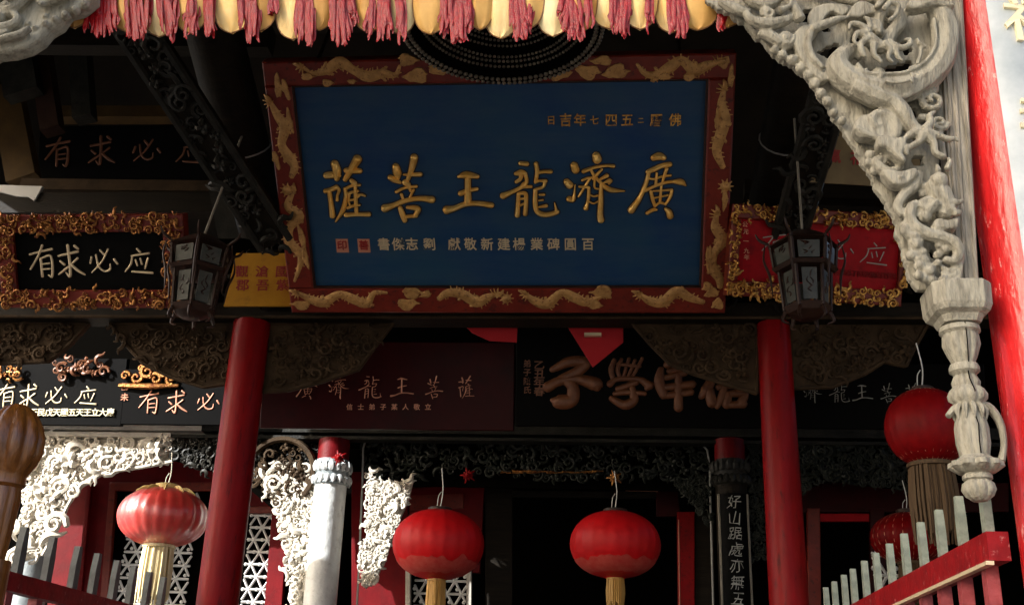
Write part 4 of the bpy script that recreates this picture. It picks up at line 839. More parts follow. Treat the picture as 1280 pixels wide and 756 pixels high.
# ================================================================== UPPER LEFT AND RIGHT TIMBERS
def raker(p0, p1, label, name='raking_beam', w=.24):
    a = P(*p0); b = P(*p1); d = b - a; t = props(bpy.data.objects.new(name, None), label, 'beam', 'raking carved beams'); COL.objects.link(t); t.location = a
    zax = d.normalized(); xax = Vector((1, 0, 0)); xax = (xax - zax * xax.dot(zax)).normalized(); yax = zax.cross(xax)
    # local: x along the beam, y across, z outwards
    mw = Matrix.Translation(a) @ Matrix((zax, xax, -zax.cross(xax))).transposed().to_4x4()
    vn = (CAMPOS - a); 
    if (mw.to_3x3() @ Vector((0, 0, 1))).dot(vn) < 0: mw = Matrix.Translation(a) @ Matrix((zax, -xax, zax.cross(xax))).transposed().to_4x4()
    t.matrix_world = mw; L = d.length
    mb = MB(); mb.box((0, -w, -.12), (L, w, 0)); mb.build('beam_body', M['dark_wood'], t, smooth=False)
    mb = MB()
    for s_ in (-1, 1): mb.tube([(0, s_ * w, .02, .04), (L, s_ * w, .02, .04)], 6, 1, 0)
    mb.build('moulding', M['dark_carve'], t)
    carve([(0.02, -w * .8), (L, -w * .8), (L, w * .8), (0.02, w * .8)], .16, 0, 1.5, random.Random(31), .3).build('carving', M['dark_carve'], t)
    return t, L
raker((158, 20, 8.0), (345, 305, 9.9), 'dark carved raking beam running down behind the plaque at upper left', w=.17)
raker((1052, 60, 8.0), (985, 300, 9.9), 'dark carved raking beam partly hidden by the right bracket', w=.14)
def log(p0, p1, r, m, label):
    a = P(*p0); b = P(*p1); o_ = bpy.data.objects.new('round_beam', None); COL.objects.link(o_); o_.location = a; props(o_, label, 'beam', 'round ceiling beams')
    mb = MB(); d = b - a; mb.tube([(0, 0, 0, r), (d.x, d.y, d.z, r)], 20, 1, 0); mb.build('beam_body', m, o_)
    q = a.lerp(b, .6) - a; dd = d.normalized(); e1 = dd.cross(Vector((0, 0, 1))).normalized(); e2 = dd.cross(e1)
    mb = MB(); rr_ = r * 1.03; mb.tube([tuple(q + e1 * rr_ * math.cos(t_) + e2 * rr_ * math.sin(t_)) + (.009,) for t_ in [i * .35 for i in range(19)]], 5, 1, 0); mb.build('wire_loop', M['wire'], o_)
    return o_
log((262, 20, 8.6), (330, 285, 10.4), .27, M['dark_wood'], 'dark round beam with a pale wire loop left of the plaque')
log((1008, 40, 8.6), (965, 255, 10.4), .24, M['dark_wood'], 'dark round beam with a pale wire loop right of the plaque')
def beam_px(p0, p1, Y, hpx, m, label, Y2=None, name='ceiling_beam'):
    a = P(*p0, Y); b = P(*p1, Y2 or Y); f_ = Fr(a); o_ = bpy.data.objects.new(name, None); COL.objects.link(o_); o_.location = a
    props(o_, label, 'beam', 'painted ceiling beams'); d = b - a; k = f_.k(*p0); h = hpx * k / 2; mb = MB()
    z_ = d.normalized(); u = Vector((0, 0, 1)); 
    if abs(z_.z) > .8: u = Vector((1, 0, 0))
    s_ = z_.cross(u).normalized(); u = s_.cross(z_).normalized(); vs = []
    for q in (Vector(), d):
        for (i, j) in ((-1, -1), (1, -1), (1, 1), (-1, 1)): vs.append(q + u * h * i + s_ * .1 * j)
    mb.add(vs, [(3, 2, 1, 0), (4, 5, 6, 7), (0, 1, 5, 4), (1, 2, 6, 5), (2, 3, 7, 6), (3, 0, 4, 7)]); mb.build('beam_body', m, o_, smooth=False); return o_
beam_px((66, 144), (250, 144), 12.2, 15, M['ochre_wood'], 'ochre painted tie beam across the upper left opening')
beam_px((8, 110), (30, 226), 12.1, 34, M['ochre_wood'], 'ochre painted upright post at the far upper left')
beam_px((30, 234), (360, 238), 12.0, 14, M['brown_carve'], 'brown lower tie beam above the far left board')
beam_px((0, 258), (360, 256), 11.9, 26, M['dark_wood'], 'dark beam just above the far left board')
beam_px((-60, 48), (340, 52), 9.8, 30, M['dark_wood'], 'dark beam close behind the left of the tasselled valance')
beam_px((50, 60), (66, 165), 11.4, 22, M['rosewood'], 'short dark brown hanging post near the left ceiling')
beam_px((930, 238), (1150, 246), 12.0, 22, M['dark_wood'], 'dark beam above the red board at right')
for i, (p0_, p1_) in enumerate((((100, 60), (106, 150)), ((20, 60), (30, 120)), ((280, 230), (300, 330)))): 
    beam_px(p0_, p1_, 11.2, (22, 40, 34)[i], M['dark_carve'], ('narrow dark strut left of the carved raking beam', 'dark boxy bracket block at the upper left edge', 'dark strut below the foot of the raking beam')[i])
f, t = plain_board([(50, 158), (300, 158), (300, 226), (50, 226)], 12.6, 14, M['black'], 'dim black board with faded characters high at the upper left')
for ch, px, py in zip('有求必应', (72, 128, 184, 238), (190, 188, 188, 190)):
    u, v = f.px(px, py); brush(ch, u, v, 34 * f.k(px, py), M['bronze_letter'], t, .003, 1.0, .3)
f = Fr(P(1060, 190, 9.2), 15, 8)
t = props(plate([f.pts([(1040, 150), (1150, 156), (1150, 236), (1012, 228)])], .012, .003).build('cloth_banner', M['cream_cloth'], fr=f), 'cream cloth banner with red characters behind the right bracket', 'banner')
text('獻', f, 1037, 168, 12, M['black'], t, .008); text('：', f, 1050, 168, 10, M['black'], t, .008); text('贏', f, 1042, 197, 18, M['red_ink'], t, .008); text('福', f, 1072, 199, 20, M['red_ink'], t, .008)
for (px, py) in ((948, 244), (1010, 248), (1040, 250)):
    pass
# white panel added in place of bright sky in the gap at upper left
f = Fr(P(20, 245, 11.8)); o = props(plate([f.pts([(-10, 232), (54, 234), (50, 242), (44, 252), (36, 247), (20, 246), (-10, 238)])], .05, .003).build('sky_gap_panel', M['lattice'], fr=f), 'small white panel standing in for bright sky above the far left board', 'panel')
# beaded roundel
kr = .84; bo = P(625, 106, 8.25); bo = Vector((P(625, 60, 7.4).x, 8.25 - kr, bo.z))
f = Fr(bo); f.mw = Matrix.Translation(bo) @ Matrix(((1, 0, 0), (0, 0, -1), (0, 1, 0))).to_4x4()
bd = thing('beaded_roundel', f, 'dark round beaded ceiling ornament hanging above the blue plaque', 'ornament')
mb = MB(); mb.lathe([(.30, kr * .42), (.22, kr * .45), (.20, kr * .62), (.12, kr * .64), (.11, kr * .80), (.02, kr * .82), (0, kr * .98), (.06, kr * 1.02), (.34, kr * 1.0)], seg=64, cap=False); mb.lathe([(.31, .001), (.30, kr * .42)], seg=64, cap=False); mb.build('stepped_ring', M['void'], bd)
for (rr_, y, br_, n) in ((.97, .0, .020, 110), (.91, .004, .022, 100), (.80, .07, .016, 110), (.74, .09, .016, 104), (.68, .10, .015, 96), (.61, .17, .014, 90), (.55, .19, .014, 84), (.49, .20, .013, 76)):
    mb = MB()
    for q in range(n):
        a = q * 2 * math.pi / n; mb.blob((kr * rr_ * math.sin(a), y, kr * rr_ * math.cos(a)), br_ * kr * 1.12, br_ * kr * 1.12, 7)
    mb.build('bead_row', M['bead'], bd, kind='stuff')
mb = MB(); mb.tube([(0, .3, 0, .02), (0, 2.0, 0, .02)], 6, 1, 0); mb.build('hanging_rod', M['dark_wood'], bd)
# ================================================================== FRONT VALANCE
FV = Fr(P(500, 0, 5.42))
va = thing('tasselled_valance', FV, 'front valance of cream petals and red satin tassels under the eave', 'valance')
kv = FV.k(500, 20); rng = random.Random(17)
petals = [(66, 36, 20), (96, 40, 22), (124, 38, 20), (160, 44, 22), (198, 46, 24), (240, 46, 24), (290, 42, 26), (328, 44, 20), (366, 50, 25), (400, 42, 20), (428, 42, 20), (462, 45, 22), (500, 44, 20), (540, 47, 25), (574, 40, 20), (600, 42, 18), (626, 48, 23), (660, 42, 20), (692, 46, 23), (726, 44, 20), (762, 37, 24), (800, 42, 22), (838, 42, 20), (872, 42, 27), (910, 34, 22)]
for i, (px, py, hw_) in enumerate(petals):
    u, v = FV.px(px, py); w_ = hw_ * kv * .98; top = FV.px(px, -70)[1]; zo = (i % 2) * .035 + .03; H = top - v
    out = []; n = 12; rows = 14; vs = []
    prof = [(0, .02), (.012, .22), (.03, .42), (.06, .62), (.11, .80), (.18, .93), (.27, 1.0), (.4, 1.0), (.7, .97), (1, .92)]
    for (hh, ww) in prof:
        for j in range(9):
            s_ = j / 4 - 1; vs.append((u + s_ * w_ * ww, v + hh * H, zo + .05 * (1 - s_ * s_) * min(1, hh * 6) - .03 * math.cos(hh * 5) + .006 * math.sin(px + 7 * s_)))
    mb = MB(); K = 9; n_ = len(prof); vs2 = [(x, y, z - .006) for x, y, z in vs]
    fs = [(a * K + b, a * K + b + 1, (a + 1) * K + b + 1, (a + 1) * K + b) for a in range(n_ - 1) for b in range(K - 1)]
    mb.add(vs, fs); mb.add(vs2, [f_[::-1] for f_ in fs]); pt_ = mb.build('petal', M['petal_shade_amber' if (i % 2 == 1 and px < 780) or px < 150 or px > 860 else 'petal'], va)
    mb = MB(); mb.tube([(*vs[a * K], .004) for a in range(n_ - 1, -1, -1)] + [(*vs[a * K + K - 1], .004) for a in range(n_)], 5, 1, 0); mb.build('petal_piping', M['petal_rim'], pt_)
tass = [(88, 34, 6), (130, 58, 13), (147, 50, 8), (176, 62, 11), (192, 50, 4), (214, 56, 9), (224, 64, 5), (246, 60, 8), (268, 58, 6), (310, 50, 5), (321, 66, 9), (346, 24, 5), (379, 64, 5), (392, 70, 5), (429, 70, 10), (446, 48, 4), (468, 62, 6), (484, 64, 8), (505, 66, 5), (557, 58, 5), (574, 66, 10), (588, 54, 5), (650, 62, 10), (664, 52, 4), (706, 52, 5), (720, 62, 9), (736, 50, 4), (768, 54, 5), (781, 57, 6), (811, 56, 4), (840, 56, 5), (850, 60, 7), (901, 52, 4)]
for i, tt in enumerate(tass):
    px, py, hw_ = tt[:3]; mb = MB(); ns = max(6, int(hw_ * 1.7)); lean = rng.uniform(-5, 5)
    for q in range(ns):
        s_ = (q + .5) / ns * 2 - 1 + rng.uniform(-.08, .08); yb = py + 2 - rng.uniform(0, 1) ** 1.6 * 24 - abs(s_) * 3; sp_ = rng.uniform(.85, 1.25)
        a = FV.px(px - lean + s_ * hw_ * .7, -60); m_ = FV.px(px - lean * .5 + s_ * hw_ * .85 + rng.uniform(-1.5, 1.5), 0); m2_ = FV.px(px + s_ * hw_ * .95 + rng.uniform(-2, 2), 28); b = FV.px(px + lean * .3 + s_ * hw_ * sp_ + rng.uniform(-2, 2), yb - 8); e = FV.px(px + lean * .4 + s_ * hw_ * sp_ * 1.1 + rng.uniform(-2, 2), yb)
        z0_ = .085 + rng.uniform(-.012, .02); ww = rng.uniform(.008, .017)
        mb.tube([(*a, z0_, ww), (*m_, z0_ + rng.uniform(-.01, .015), ww), (*m2_, z0_ + rng.uniform(-.01, .015), ww * rng.uniform(.8, 1.3)), (*b, z0_ + rng.uniform(-.012, .012), ww * .9), (*e, z0_, ww * .35)], 5, .45, 3)
    mb.build('tassel', M['tassel'], va)
mb = MB(); a = FV.px(60, -62); b = FV.px(940, -62); mb.rbox((-3.9, a[1] - .05, -.1), (3.1, a[1] + .6, .10), .01); mb.build('head_board', M['red_front'], va)
# ================================================================== FRONT RIGHT COLUMN, BRACKET, PENDANT
XC = P(1190, 0, 5.3).x + .215
pc = pillar(XC, 5.36, 8.0, .215, .205, M['red_front'], 'bright red front column at the right edge with a glossy board', 'front columns')
ptop = 7.8
cbd = world_thing('couplet_board', (XC, 5.36, 1.4), 'glossy curved board, its glare painted pale grey, with cream characters on the right front column', 'sign board')
mb = MB(); vs = []; N = 14
for z in (2.75, 7.9):
    for (r_, s_) in ((.235, 1), (.218, -1)):
        for i in range(N + 1):
            a = (-.42 + i / N * 1.85) if s_ > 0 else (-.42 + (1 - i / N) * 1.85)
            vs.append((r_ * math.sin(a), -r_ * math.cos(a), z - 1.4))
K = 2 * N + 2
mb.add(vs, [(i, (i + 1) % K, K + (i + 1) % K, K + i) for i in range(K)] + [tuple(range(K))[::-1], tuple(range(K, 2 * K))]); mb.build('board', M['pale_board'], cbd)
for i in range(6):
    g_ = glyphs('福壽康寧吉祥'[i], .30, wob=.05, thick=.02); zc = P(1275, 25, 5.1).z - 1.4 - i * .62
    out = []
    for x, y, z in g_.v:
        an = .50 + x / .24; rr_ = .236 + z; out.append((rr_ * math.sin(an), -rr_ * math.cos(an), y + zc))
    g_.v = out; g_.build('character', M['cream_letter'], cbd, smooth=False)
# bracket
FK = Fr(P(1120, 200, 5.22))
bk = thing('carved_dragon_bracket', FK, 'large grey carved wooden dragon bracket beside the right front column', 'bracket', 'front carved brackets')
KP = FK.k(1100, 150)
def rep(mb, name, m, parent, vox=.0075, disp=True):
    o = mb.build(name, None, parent); md = o.modifiers.new('r', 'REMESH'); md.mode = 'VOXEL'; md.voxel_size = vox; md.use_smooth_shade = True
    sm = o.modifiers.new('s', 'SMOOTH'); sm.factor = .4; sm.iterations = 1
    dg = bpy.context.evaluated_depsgraph_get(); me = bpy.data.meshes.new_from_object(o.evaluated_get(dg)); o.modifiers.clear(); o.data = me; me.materials.clear(); me.materials.append(m)
    return o
class PX:                                       # trace helper: pixels of the photograph -> local carving plane
    def __init__(s, fr, kp): s.f = fr; s.k = kp; s.mb = MB()
    def t(s, L, z=0, flat=.8, sm=4, seg=8): s.mb.tube([(*s.f.px(a[0], a[1]), (z + (a[3] if len(a) > 3 else 0)) * s.k, a[2] * s.k) for a in L], seg, flat, sm)
    def b(s, x, y, r, z=0, rz=None): s.mb.blob((*s.f.px(x, y), z * s.k), r * s.k, (rz or r * .7) * s.k, 10)
    def sp(s, x, y, r, turns=1.5, z=0, tr=.3, d=1, a0=0, lift=.4):
        u, v = s.f.px(x, y); spiral(s.mb, u, v, r * s.k, turns, z * s.k, tr, d, a0, lift, 8, .9)
    def plate(s, outs, depth, bev, z): m2 = plate([s.f.pts(o_) for o_ in outs], depth * s.k, bev * s.k, z * s.k); s.mb.add(m2.v, m2.f)
B = PX(FK, KP)
edge = [(884, -5), (900, 8), (915, 10), (918, 20), (932, 22), (936, 30), (943, 40), (955, 46), (966, 62), (978, 70), (990, 76), (1000, 84), (1010, 92), (1020, 104), (1026, 116), (1036, 126), (1042, 142), (1052, 150), (1058, 164), (1068, 176), (1076, 194), (1088, 210), (1096, 230), (1108, 246), (1116, 262), (1124, 276), (1122, 290), (1130, 302), (1132, 318), (1138, 330), (1138, 344), (1152, 360)]
BOUT = ([edge + [(1200, 360), (1196, 250), (1186, 120), (1178, -5), (1180, -60), (860, -60)],
         [(1000, 12), (1012, 6), (1022, 12), (1016, 22), (1004, 24)], [(1026, 22), (1040, 22), (1040, 34), (1028, 34)], [(1062, 96), (1075, 88), (1140, 70), (1152, 88), (1128, 110), (1085, 112)], [(1128, 48), (1142, 40), (1142, 60), (1132, 66)],
         [(1118, 165), (1126, 165), (1128, 180), (1120, 184)], [(1142, 192), (1156, 190), (1157, 202), (1142, 203)], [(1136, 132), (1148, 128), (1152, 142), (1138, 144)], [(1176, 190), (1186, 190), (1188, 250), (1180, 236)], [(1156, 326), (1164, 326), (1164, 336), (1156, 336)],
         [(1168, 110), (1176, 106), (1178, 124), (1170, 122)], [(1024, 60), (1034, 52), (1052, 50), (1054, 62), (1034, 68)], [(1160, 336), (1168, 340), (1162, 346)], [(1134, 208), (1142, 206), (1140, 218), (1132, 218)], [(1108, 196), (1116, 200), (1112, 204), (1104, 200)], [(1146, 246), (1154, 244), (1156, 256), (1148, 256)], [(1128, 250), (1134, 254), (1130, 262), (1126, 258)], [(1164, 306), (1178, 312), (1176, 324), (1166, 318)], [(1182, 330), (1190, 336), (1188, 342), (1180, 338)], [(1144, 300), (1152, 304), (1150, 312), (1142, 308)], [(970, 10), (980, 16), (982, 26), (972, 24)], [(944, 18), (952, 24), (948, 32), (940, 28)], [(964, 42), (972, 40), (974, 46), (966, 50)], [(1064, 40), (1076, 36), (1078, 46), (1066, 50)], [(1080, 8), (1092, 8), (1094, 14), (1084, 14)], [(1106, 50), (1112, 54), (1116, 66), (1110, 62)], [(1118, 150), (1126, 156), (1128, 162), (1118, 160)], [(955, -20), (975, -22), (975, -12), (958, -8)]])
Brng = random.Random(12); yy = -60
while yy < 360:
    xx = 862 + (yy % 4) / 2; 
    while xx < 1202:
        if inside(BOUT[0], xx, yy) and not any(inside(h_, xx, yy) for h_ in BOUT[1:]):
            u, v = FK.px(xx, yy); q = 1.9 * KP; zt = (-9 + 3.5 * noise.noise(Vector((xx * .06, yy * .06, 0)))) * KP; B.mb.box((u - q, v - q, -19 * KP), (u + q, v + q, zt))
        xx += 3
    yy += 3
# dragon body ring and tail
B.t([(1166, 14, 13), (1175, 34, 16), (1178, 62, 17), (1170, 88, 17), (1148, 110, 17), (1115, 121, 18), (1082, 118, 18), (1056, 106, 18), (1045, 90, 16), (1052, 76, 13), (1066, 70, 9), (1074, 78, 5)], 6, .85)
B.t([(1168, 12, 3), (1187, 40, 3), (1188, 70, 3), (1176, 98, 3), (1148, 122, 3), (1112, 136, 4), (1082, 132, 4)], 14, .8)
B.t([(1064, 104, 2.5), (1090, 108, 2.5), (1125, 106, 2.5), (1150, 92, 2.5), (1162, 70, 2.5), (1160, 40, 2.5)], 18)
B.t([(1064, 118, 12), (1090, 130, 13), (1112, 138, 11), (1124, 152, 12), (1134, 166, 9), (1146, 178, 9)], 10, .9)
B.t([(1098, 122, 2), (1110, 124, 2), (1124, 122, 2), (1134, 114, 1.5)], 24); B.t([(1130, 112, 2), (1131, 124, 2)], 24)
for cl in ([(1146, 178, 8), (1164, 182, 4.5), (1178, 187, 4), (1187, 186, 2.5), (1190, 190, 1.5)], [(1150, 180, 8), (1160, 192, 5), (1162, 203, 4.5), (1170, 208, 4), (1174, 206, 2)], [(1146, 182, 8), (1142, 190, 5), (1132, 196, 4), (1126, 198, 4), (1128, 206, 2)], [(1150, 176, 7), (1156, 166, 5), (1155, 158, 4), (1162, 153, 2)], [(1140, 178, 7), (1130, 182, 5), (1126, 186, 3)]): B.t(cl, 16)
# upper left scroll work
B.t([(900, 4, 6), (918, 14, 8), (936, 20, 6)], 2); B.t([(926, -6, 7), (940, 8, 8), (958, 12, 9), (972, 4, 7), (978, -8, 6)], 6)
B.t([(930, 24, 5), (940, 34, 7), (958, 38, 8), (978, 34, 7), (990, 28, 5)], 8); B.t([(905, -25, 8), (930, -22, 9), (950, -15, 8)], 4)
B.b(956, 22, 9, 6); B.sp(960, 25, 9, 1.3, 8, .34, 1, 2)
B.t([(982, -8, 7), (984, 8, 7), (992, 22, 7), (998, 34, 8)], 10, .7); B.t([(986, 8, 3), (984, 20, 3), (972, 26, 5)], 14); B.t([(948, 46, 5), (962, 50, 8), (975, 58, 7)], 4)
B.b(981, 54, 14, 2, 8); B.sp(981, 53, 11, 1.7, 6, .24, -1, .3, .3)
for (x, y, r_) in ((968, 64, 6), (978, 70, 7), (990, 76, 8), (1001, 86, 8), (1011, 95, 8), (1018, 106, 8), (1026, 118, 8), (1034, 128, 7), (1042, 142, 6), (1052, 152, 6)): B.b(x, y, r_, 0, 6)
B.plate([smooth_poly([(998, 40), (1010, 36), (1022, 42), (1014, 56), (1012, 74), (1024, 92), (1036, 100), (1026, 106), (1008, 90), (996, 72), (990, 52)])], 6, 2, 2)
B.t([(1012, 46, 6), (1028, 40, 6), (1044, 34, 5), (1057, 31, 2)], 10); B.t([(1012, 46, 5), (1008, 62, 5), (1014, 80, 5), (1026, 92, 4)], 8)
B.plate([smooth_poly([(1058, 24), (1066, 14), (1078, 12), (1090, 18), (1096, 26), (1084, 28), (1070, 32), (1056, 30)])], 8, 2.5, 6)
B.plate([smooth_poly([(1010, 20), (1024, 10), (1042, 8), (1060, 14), (1052, 24), (1040, 18), (1030, 26), (1024, 40), (1012, 38)])], 6, 2, 0)
B.t([(1000, -18, 8), (1022, -8, 7), (1046, 2, 6), (1070, 8, 5)], 5); B.t([(1040, -20, 8), (1070, -12, 8), (1100, 0, 6)], 5)
B.b(1100, 4, 9, 4, 7); B.sp(1101, 5, 9, 1.4, 8, .3); B.b(1118, 12, 8, 2); B.b(1088, 0, 8, 2)
B.plate([smooth_poly([(1126, 24), (1136, 12), (1152, 4), (1166, 4), (1170, 16), (1186, 24), (1176, 26), (1160, 24), (1142, 28), (1130, 28)])], 8, 2.5, 14)
for (a, b, c_) in (((1140, 18), (1150, 13), (1162, 12)), ((1146, 24), (1158, 20), (1172, 20))): B.t([(*a, 2), (*b, 2.5), (*c_, 1.5)], 20)
# dragon head, mane and curling horn
B.b(1090, 68, 9, 12, 9); B.b(1078, 60, 8, 12, 8); B.t([(1074, 54, 8), (1086, 66, 9), (1098, 72, 8), (1108, 66, 6)], 14)
for h in ([(1080, 58, 5), (1070, 48, 4), (1058, 46, 3), (1056, 54, 2)], [(1076, 60, 5), (1066, 58, 4), (1062, 66, 3), (1064, 72, 2)], [(1078, 64, 5), (1070, 72, 4), (1072, 82, 4), (1076, 87, 2)], [(1086, 72, 5), (1086, 84, 4), (1092, 90, 3), (1096, 94, 2)], [(1098, 70, 5), (1106, 78, 4), (1104, 88, 3), (1110, 94, 2)],
          [(1104, 68, 5), (1112, 76, 4), (1116, 88, 3), (1122, 92, 2)], [(1082, 52, 4), (1080, 42, 3), (1074, 38, 2)], [(1088, 54, 4), (1088, 44, 3), (1082, 40, 2)], [(1092, 58, 4), (1094, 48, 3), (1092, 42, 2)], [(1108, 72, 5), (1120, 76, 4), (1130, 72, 4), (1130, 66, 3), (1124, 66, 2)], [(1066, 96, 3), (1072, 104, 3), (1078, 102, 2)], [(1092, 104, 3), (1096, 110, 3), (1092, 114, 2)], [(1130, 102, 3), (1138, 98, 2)]): B.t(h, 18)
B.t([(1104, 64, 9), (1112, 48, 9), (1122, 36, 10), (1120, 24, 9), (1106, 18, 9), (1096, 30, 8), (1096, 44, 7), (1104, 50, 5)], 6); B.t([(1098, 30, 4), (1106, 22, 4), (1116, 26, 3), (1112, 38, 3), (1104, 44, 3)], 20)
B.b(1096, 98, 11, 2, 10); B.b(1102, 8, 6, 10); B.t([(1090, 24, 4), (1100, 14, 5), (1114, 14, 4)], 16)
B.t([(1142, 60, 3), (1146, 74, 3), (1142, 92, 3)], 12); B.t([(1143, 66, 3), (1152, 72, 2)], 14)
# right side scrolls
B.sp(1163, 132, 16, 1.5, 4, .32, 1, 1.2, .35); B.b(1163, 132, 13, -2, 6); B.sp(1172, 158, 11, 1.4, 4, .34, -1, 0, .3); B.b(1172, 158, 9, -2, 6); B.b(1166, 112, 8, 0, 7); B.t([(1148, 150, 6), (1160, 152, 6), (1172, 170, 6), (1176, 188, 5), (1178, 200, 5)], 2)
# lower left cloud scrolls
B.plate([smooth_poly([(1064, 168), (1070, 154), (1084, 150), (1102, 152), (1116, 160), (1118, 176), (1112, 186), (1100, 184), (1086, 180), (1072, 178)])], 8, 3, 4)
B.t([(1066, 168, 4), (1080, 176, 4), (1096, 182, 4), (1108, 190, 4)], 10); B.t([(1104, 186, 6), (1116, 178, 7), (1116, 162, 8), (1106, 152, 7), (1094, 150, 7), (1086, 158, 7), (1092, 166, 6), (1099, 164, 5)], 8)
B.plate([smooth_poly([(1090, 186), (1100, 182), (1112, 186), (1126, 184), (1126, 194), (1122, 204), (1126, 212), (1122, 215), (1110, 206), (1102, 198), (1092, 196)])], 8, 3, 12)
B.t([(1126, 212, 4), (1110, 220, 7), (1098, 214, 7), (1094, 206, 6), (1102, 202, 5), (1104, 208, 3)], 5)
B.plate([smooth_poly([(1098, 224), (1108, 222), (1122, 224), (1138, 220), (1142, 228), (1132, 238), (1120, 242), (1108, 238)])], 8, 3, 8); B.b(1120, 233, 3, 15)
B.b(1086, 196, 7, 2); B.b(1084, 206, 6, 2); B.b(1092, 216, 6, 2)
B.t([(1146, 222, 7), (1142, 236, 7), (1128, 248, 7), (1120, 262, 6), (1126, 274, 5)], 6)
# small animal
B.b(1168, 236, 12, 10, 11); B.t([(1162, 234, 12), (1172, 250, 15), (1180, 266, 12), (1176, 276, 9)], 6); B.t([(1166, 226, 4), (1164, 218, 2)], 16); B.t([(1176, 224, 4), (1180, 214, 3), (1177, 210, 1.5)], 16)
B.t([(1182, 262, 5), (1192, 262, 4), (1199, 259, 2)], 12); B.t([(1182, 268, 5), (1190, 276, 4), (1194, 272, 3)], 12); B.t([(1164, 262, 9), (1154, 270, 7), (1148, 262, 6), (1158, 256, 5)], 10); B.b(1152, 276, 9, 8); B.b(1150, 236, 7, 4); B.b(1152, 246, 6, 4)
# lower S curves and feathers
B.t([(1143, 262, 6), (1136, 266, 7), (1134, 280, 7), (1142, 292, 8), (1158, 300, 8), (1174, 304, 8), (1188, 310, 8), (1194, 322, 7), (1188, 332, 6), (1176, 330, 4)], 9)
B.plate([smooth_poly([(1160, 290), (1166, 282), (1178, 284), (1192, 282), (1190, 294), (1176, 296), (1164, 296)])], 8, 3, 8)
for i in range(4): B.t([(1200 - i, 320 + i * 9, 3), (1196 - i, 336 + i * 8, 4), (1184, 343 + i * 7, 4), (1174, 338 + i * 7, 3)], 6)
rr = random.Random(6)
for i in range(9):
    B.t([(1124 + i * 3.2 + rr.uniform(-2, 2), 284 + i * 7.5, 6), (1132 + i * 3 + rr.uniform(-3, 3), 288 + i * 7, 7), (1140 + i * 3, 286 + i * 7 + rr.uniform(-4, 4), 5)], rr.uniform(3, 9))
for (x, y, r_) in ((1134, 288, 7), (1128, 296, 6), (1142, 312, 7), (1136, 324, 7), (1150, 320, 6), (1146, 338, 7), (1158, 344, 7), (1144, 350, 6), (1170, 322, 6), (1178, 316, 7), (1170, 312, 5), (1162, 354, 7), (1176, 354, 6), (1190, 355, 5), (1168, 334, 5), (1152, 352, 6)): B.b(x, y, r_, rr.uniform(4, 9))
B.mb.v = [(x, y, (z if z < 0 else z * 1.6)) for x, y, z in B.mb.v]
rep(B.mb, 'dragon_carving', M['grey_wood'], bk, .0058)
mb = MB(); q = FK.pts([(1170, -60), (1200, -60), (1224, 362), (1195, 362)]); mb.frustum([q[0], q[3], q[2], q[1]][::-1] if False else q, -.13, -.0)
mb.build('side_post', M['grey_post'], bk, smooth=False)
mb = MB()
for a, b in (((1176, -60), (1200, 362)), ((1184, -60), (1208, 362)), ((1196, -60), (1221, 362))):
    p, q = FK.px(*a), FK.px(*b); mb.tube([(*p, .0, .012), (*q, .0, .012)], 6, 1, 0)
mb.build('post_moulding', M['grey_post'], bk)
# pendant under the bracket
XPn = FK.px(1188, 375)
FN = Fr(P(1196, 378, 5.26)); FN = Fr((P(1210, 500, 5.26).x, 5.26, P(1210, 500, 5.26).z))
pn = thing('lotus_pendant', FN, 'cracked grey carved lotus pendant hanging under the dragon bracket at right', 'pendant', 'carved wooden pendants')
kn = FN.k(1210, 500)
def yl(py): return FN.px(FN_x(py), py)[1]
def FN_x(py): return 1210 + (py - 500) * .125
mb = MB()
W_ = 38 * kn; y1_, y0_ = yl(362), yl(392); D_ = .155
oct8 = lambda s_, c_: [(-W_ * s_ + c_, -D_ * s_), (W_ * s_ - c_, -D_ * s_), (W_ * s_, -D_ * s_ + c_), (W_ * s_, D_ * s_ - c_), (W_ * s_ - c_, D_ * s_), (-W_ * s_ + c_, D_ * s_), (-W_ * s_, D_ * s_ - c_), (-W_ * s_, -D_ * s_ + c_)]
def octs(levels):
    n = len(levels); vs = []
    for (y, s_) in levels: vs += [(x, y, z) for x, z in oct8(s_, .05 * s_)]
    mb.add(vs, [(i * 8 + q, i * 8 + (q + 1) % 8, (i + 1) * 8 + (q + 1) % 8, (i + 1) * 8 + q) for i in range(n - 1) for q in range(8)] + [tuple(range(8))[::-1], tuple(range((n - 1) * 8, n * 8))])
octs([(yl(408), .62), (yl(400), .72), (yl(396), .9), (yl(389), .98), (y1_ - .01, 1.0), (y1_, .97)]); mb.build('square_block', M['grey_wood'], pn, smooth=False)
mb = MB(); prof = [(408, 20, 0), (410, 25, 0), (416, 26, 0), (419, 22, .0), (421, 23, .12), (432, 24, .15), (445, 19, .15), (455, 14, .1), (456, 17, 0), (460, 19, 0), (465, 19, 0), (468, 15, 0), (470, 14, .1), (478, 18, .14), (484, 17, .1), (487, 21, .1), (494, 25, .16), (500, 24, .14), (507, 15, .1), (512, 14, .06), (520, 18, .08), (535, 21, .1), (555, 21, .1), (570, 18, .08), (576, 25, .0), (578, 33, .16), (584, 34, .18), (590, 25, .12), (592, 16, 0), (595, 18, 0), (599, 18, 0), (601, 15, 0), (604, 19, .14), (612, 21, .16), (620, 17, .14), (626, 9, .05)]
mb.lathe([(yl(a), b * kn, c_) for a, b, c_ in prof], seg=96, lobes=10); mb.build('turned_body', M['grey_wood'], pn)
mb = MB()
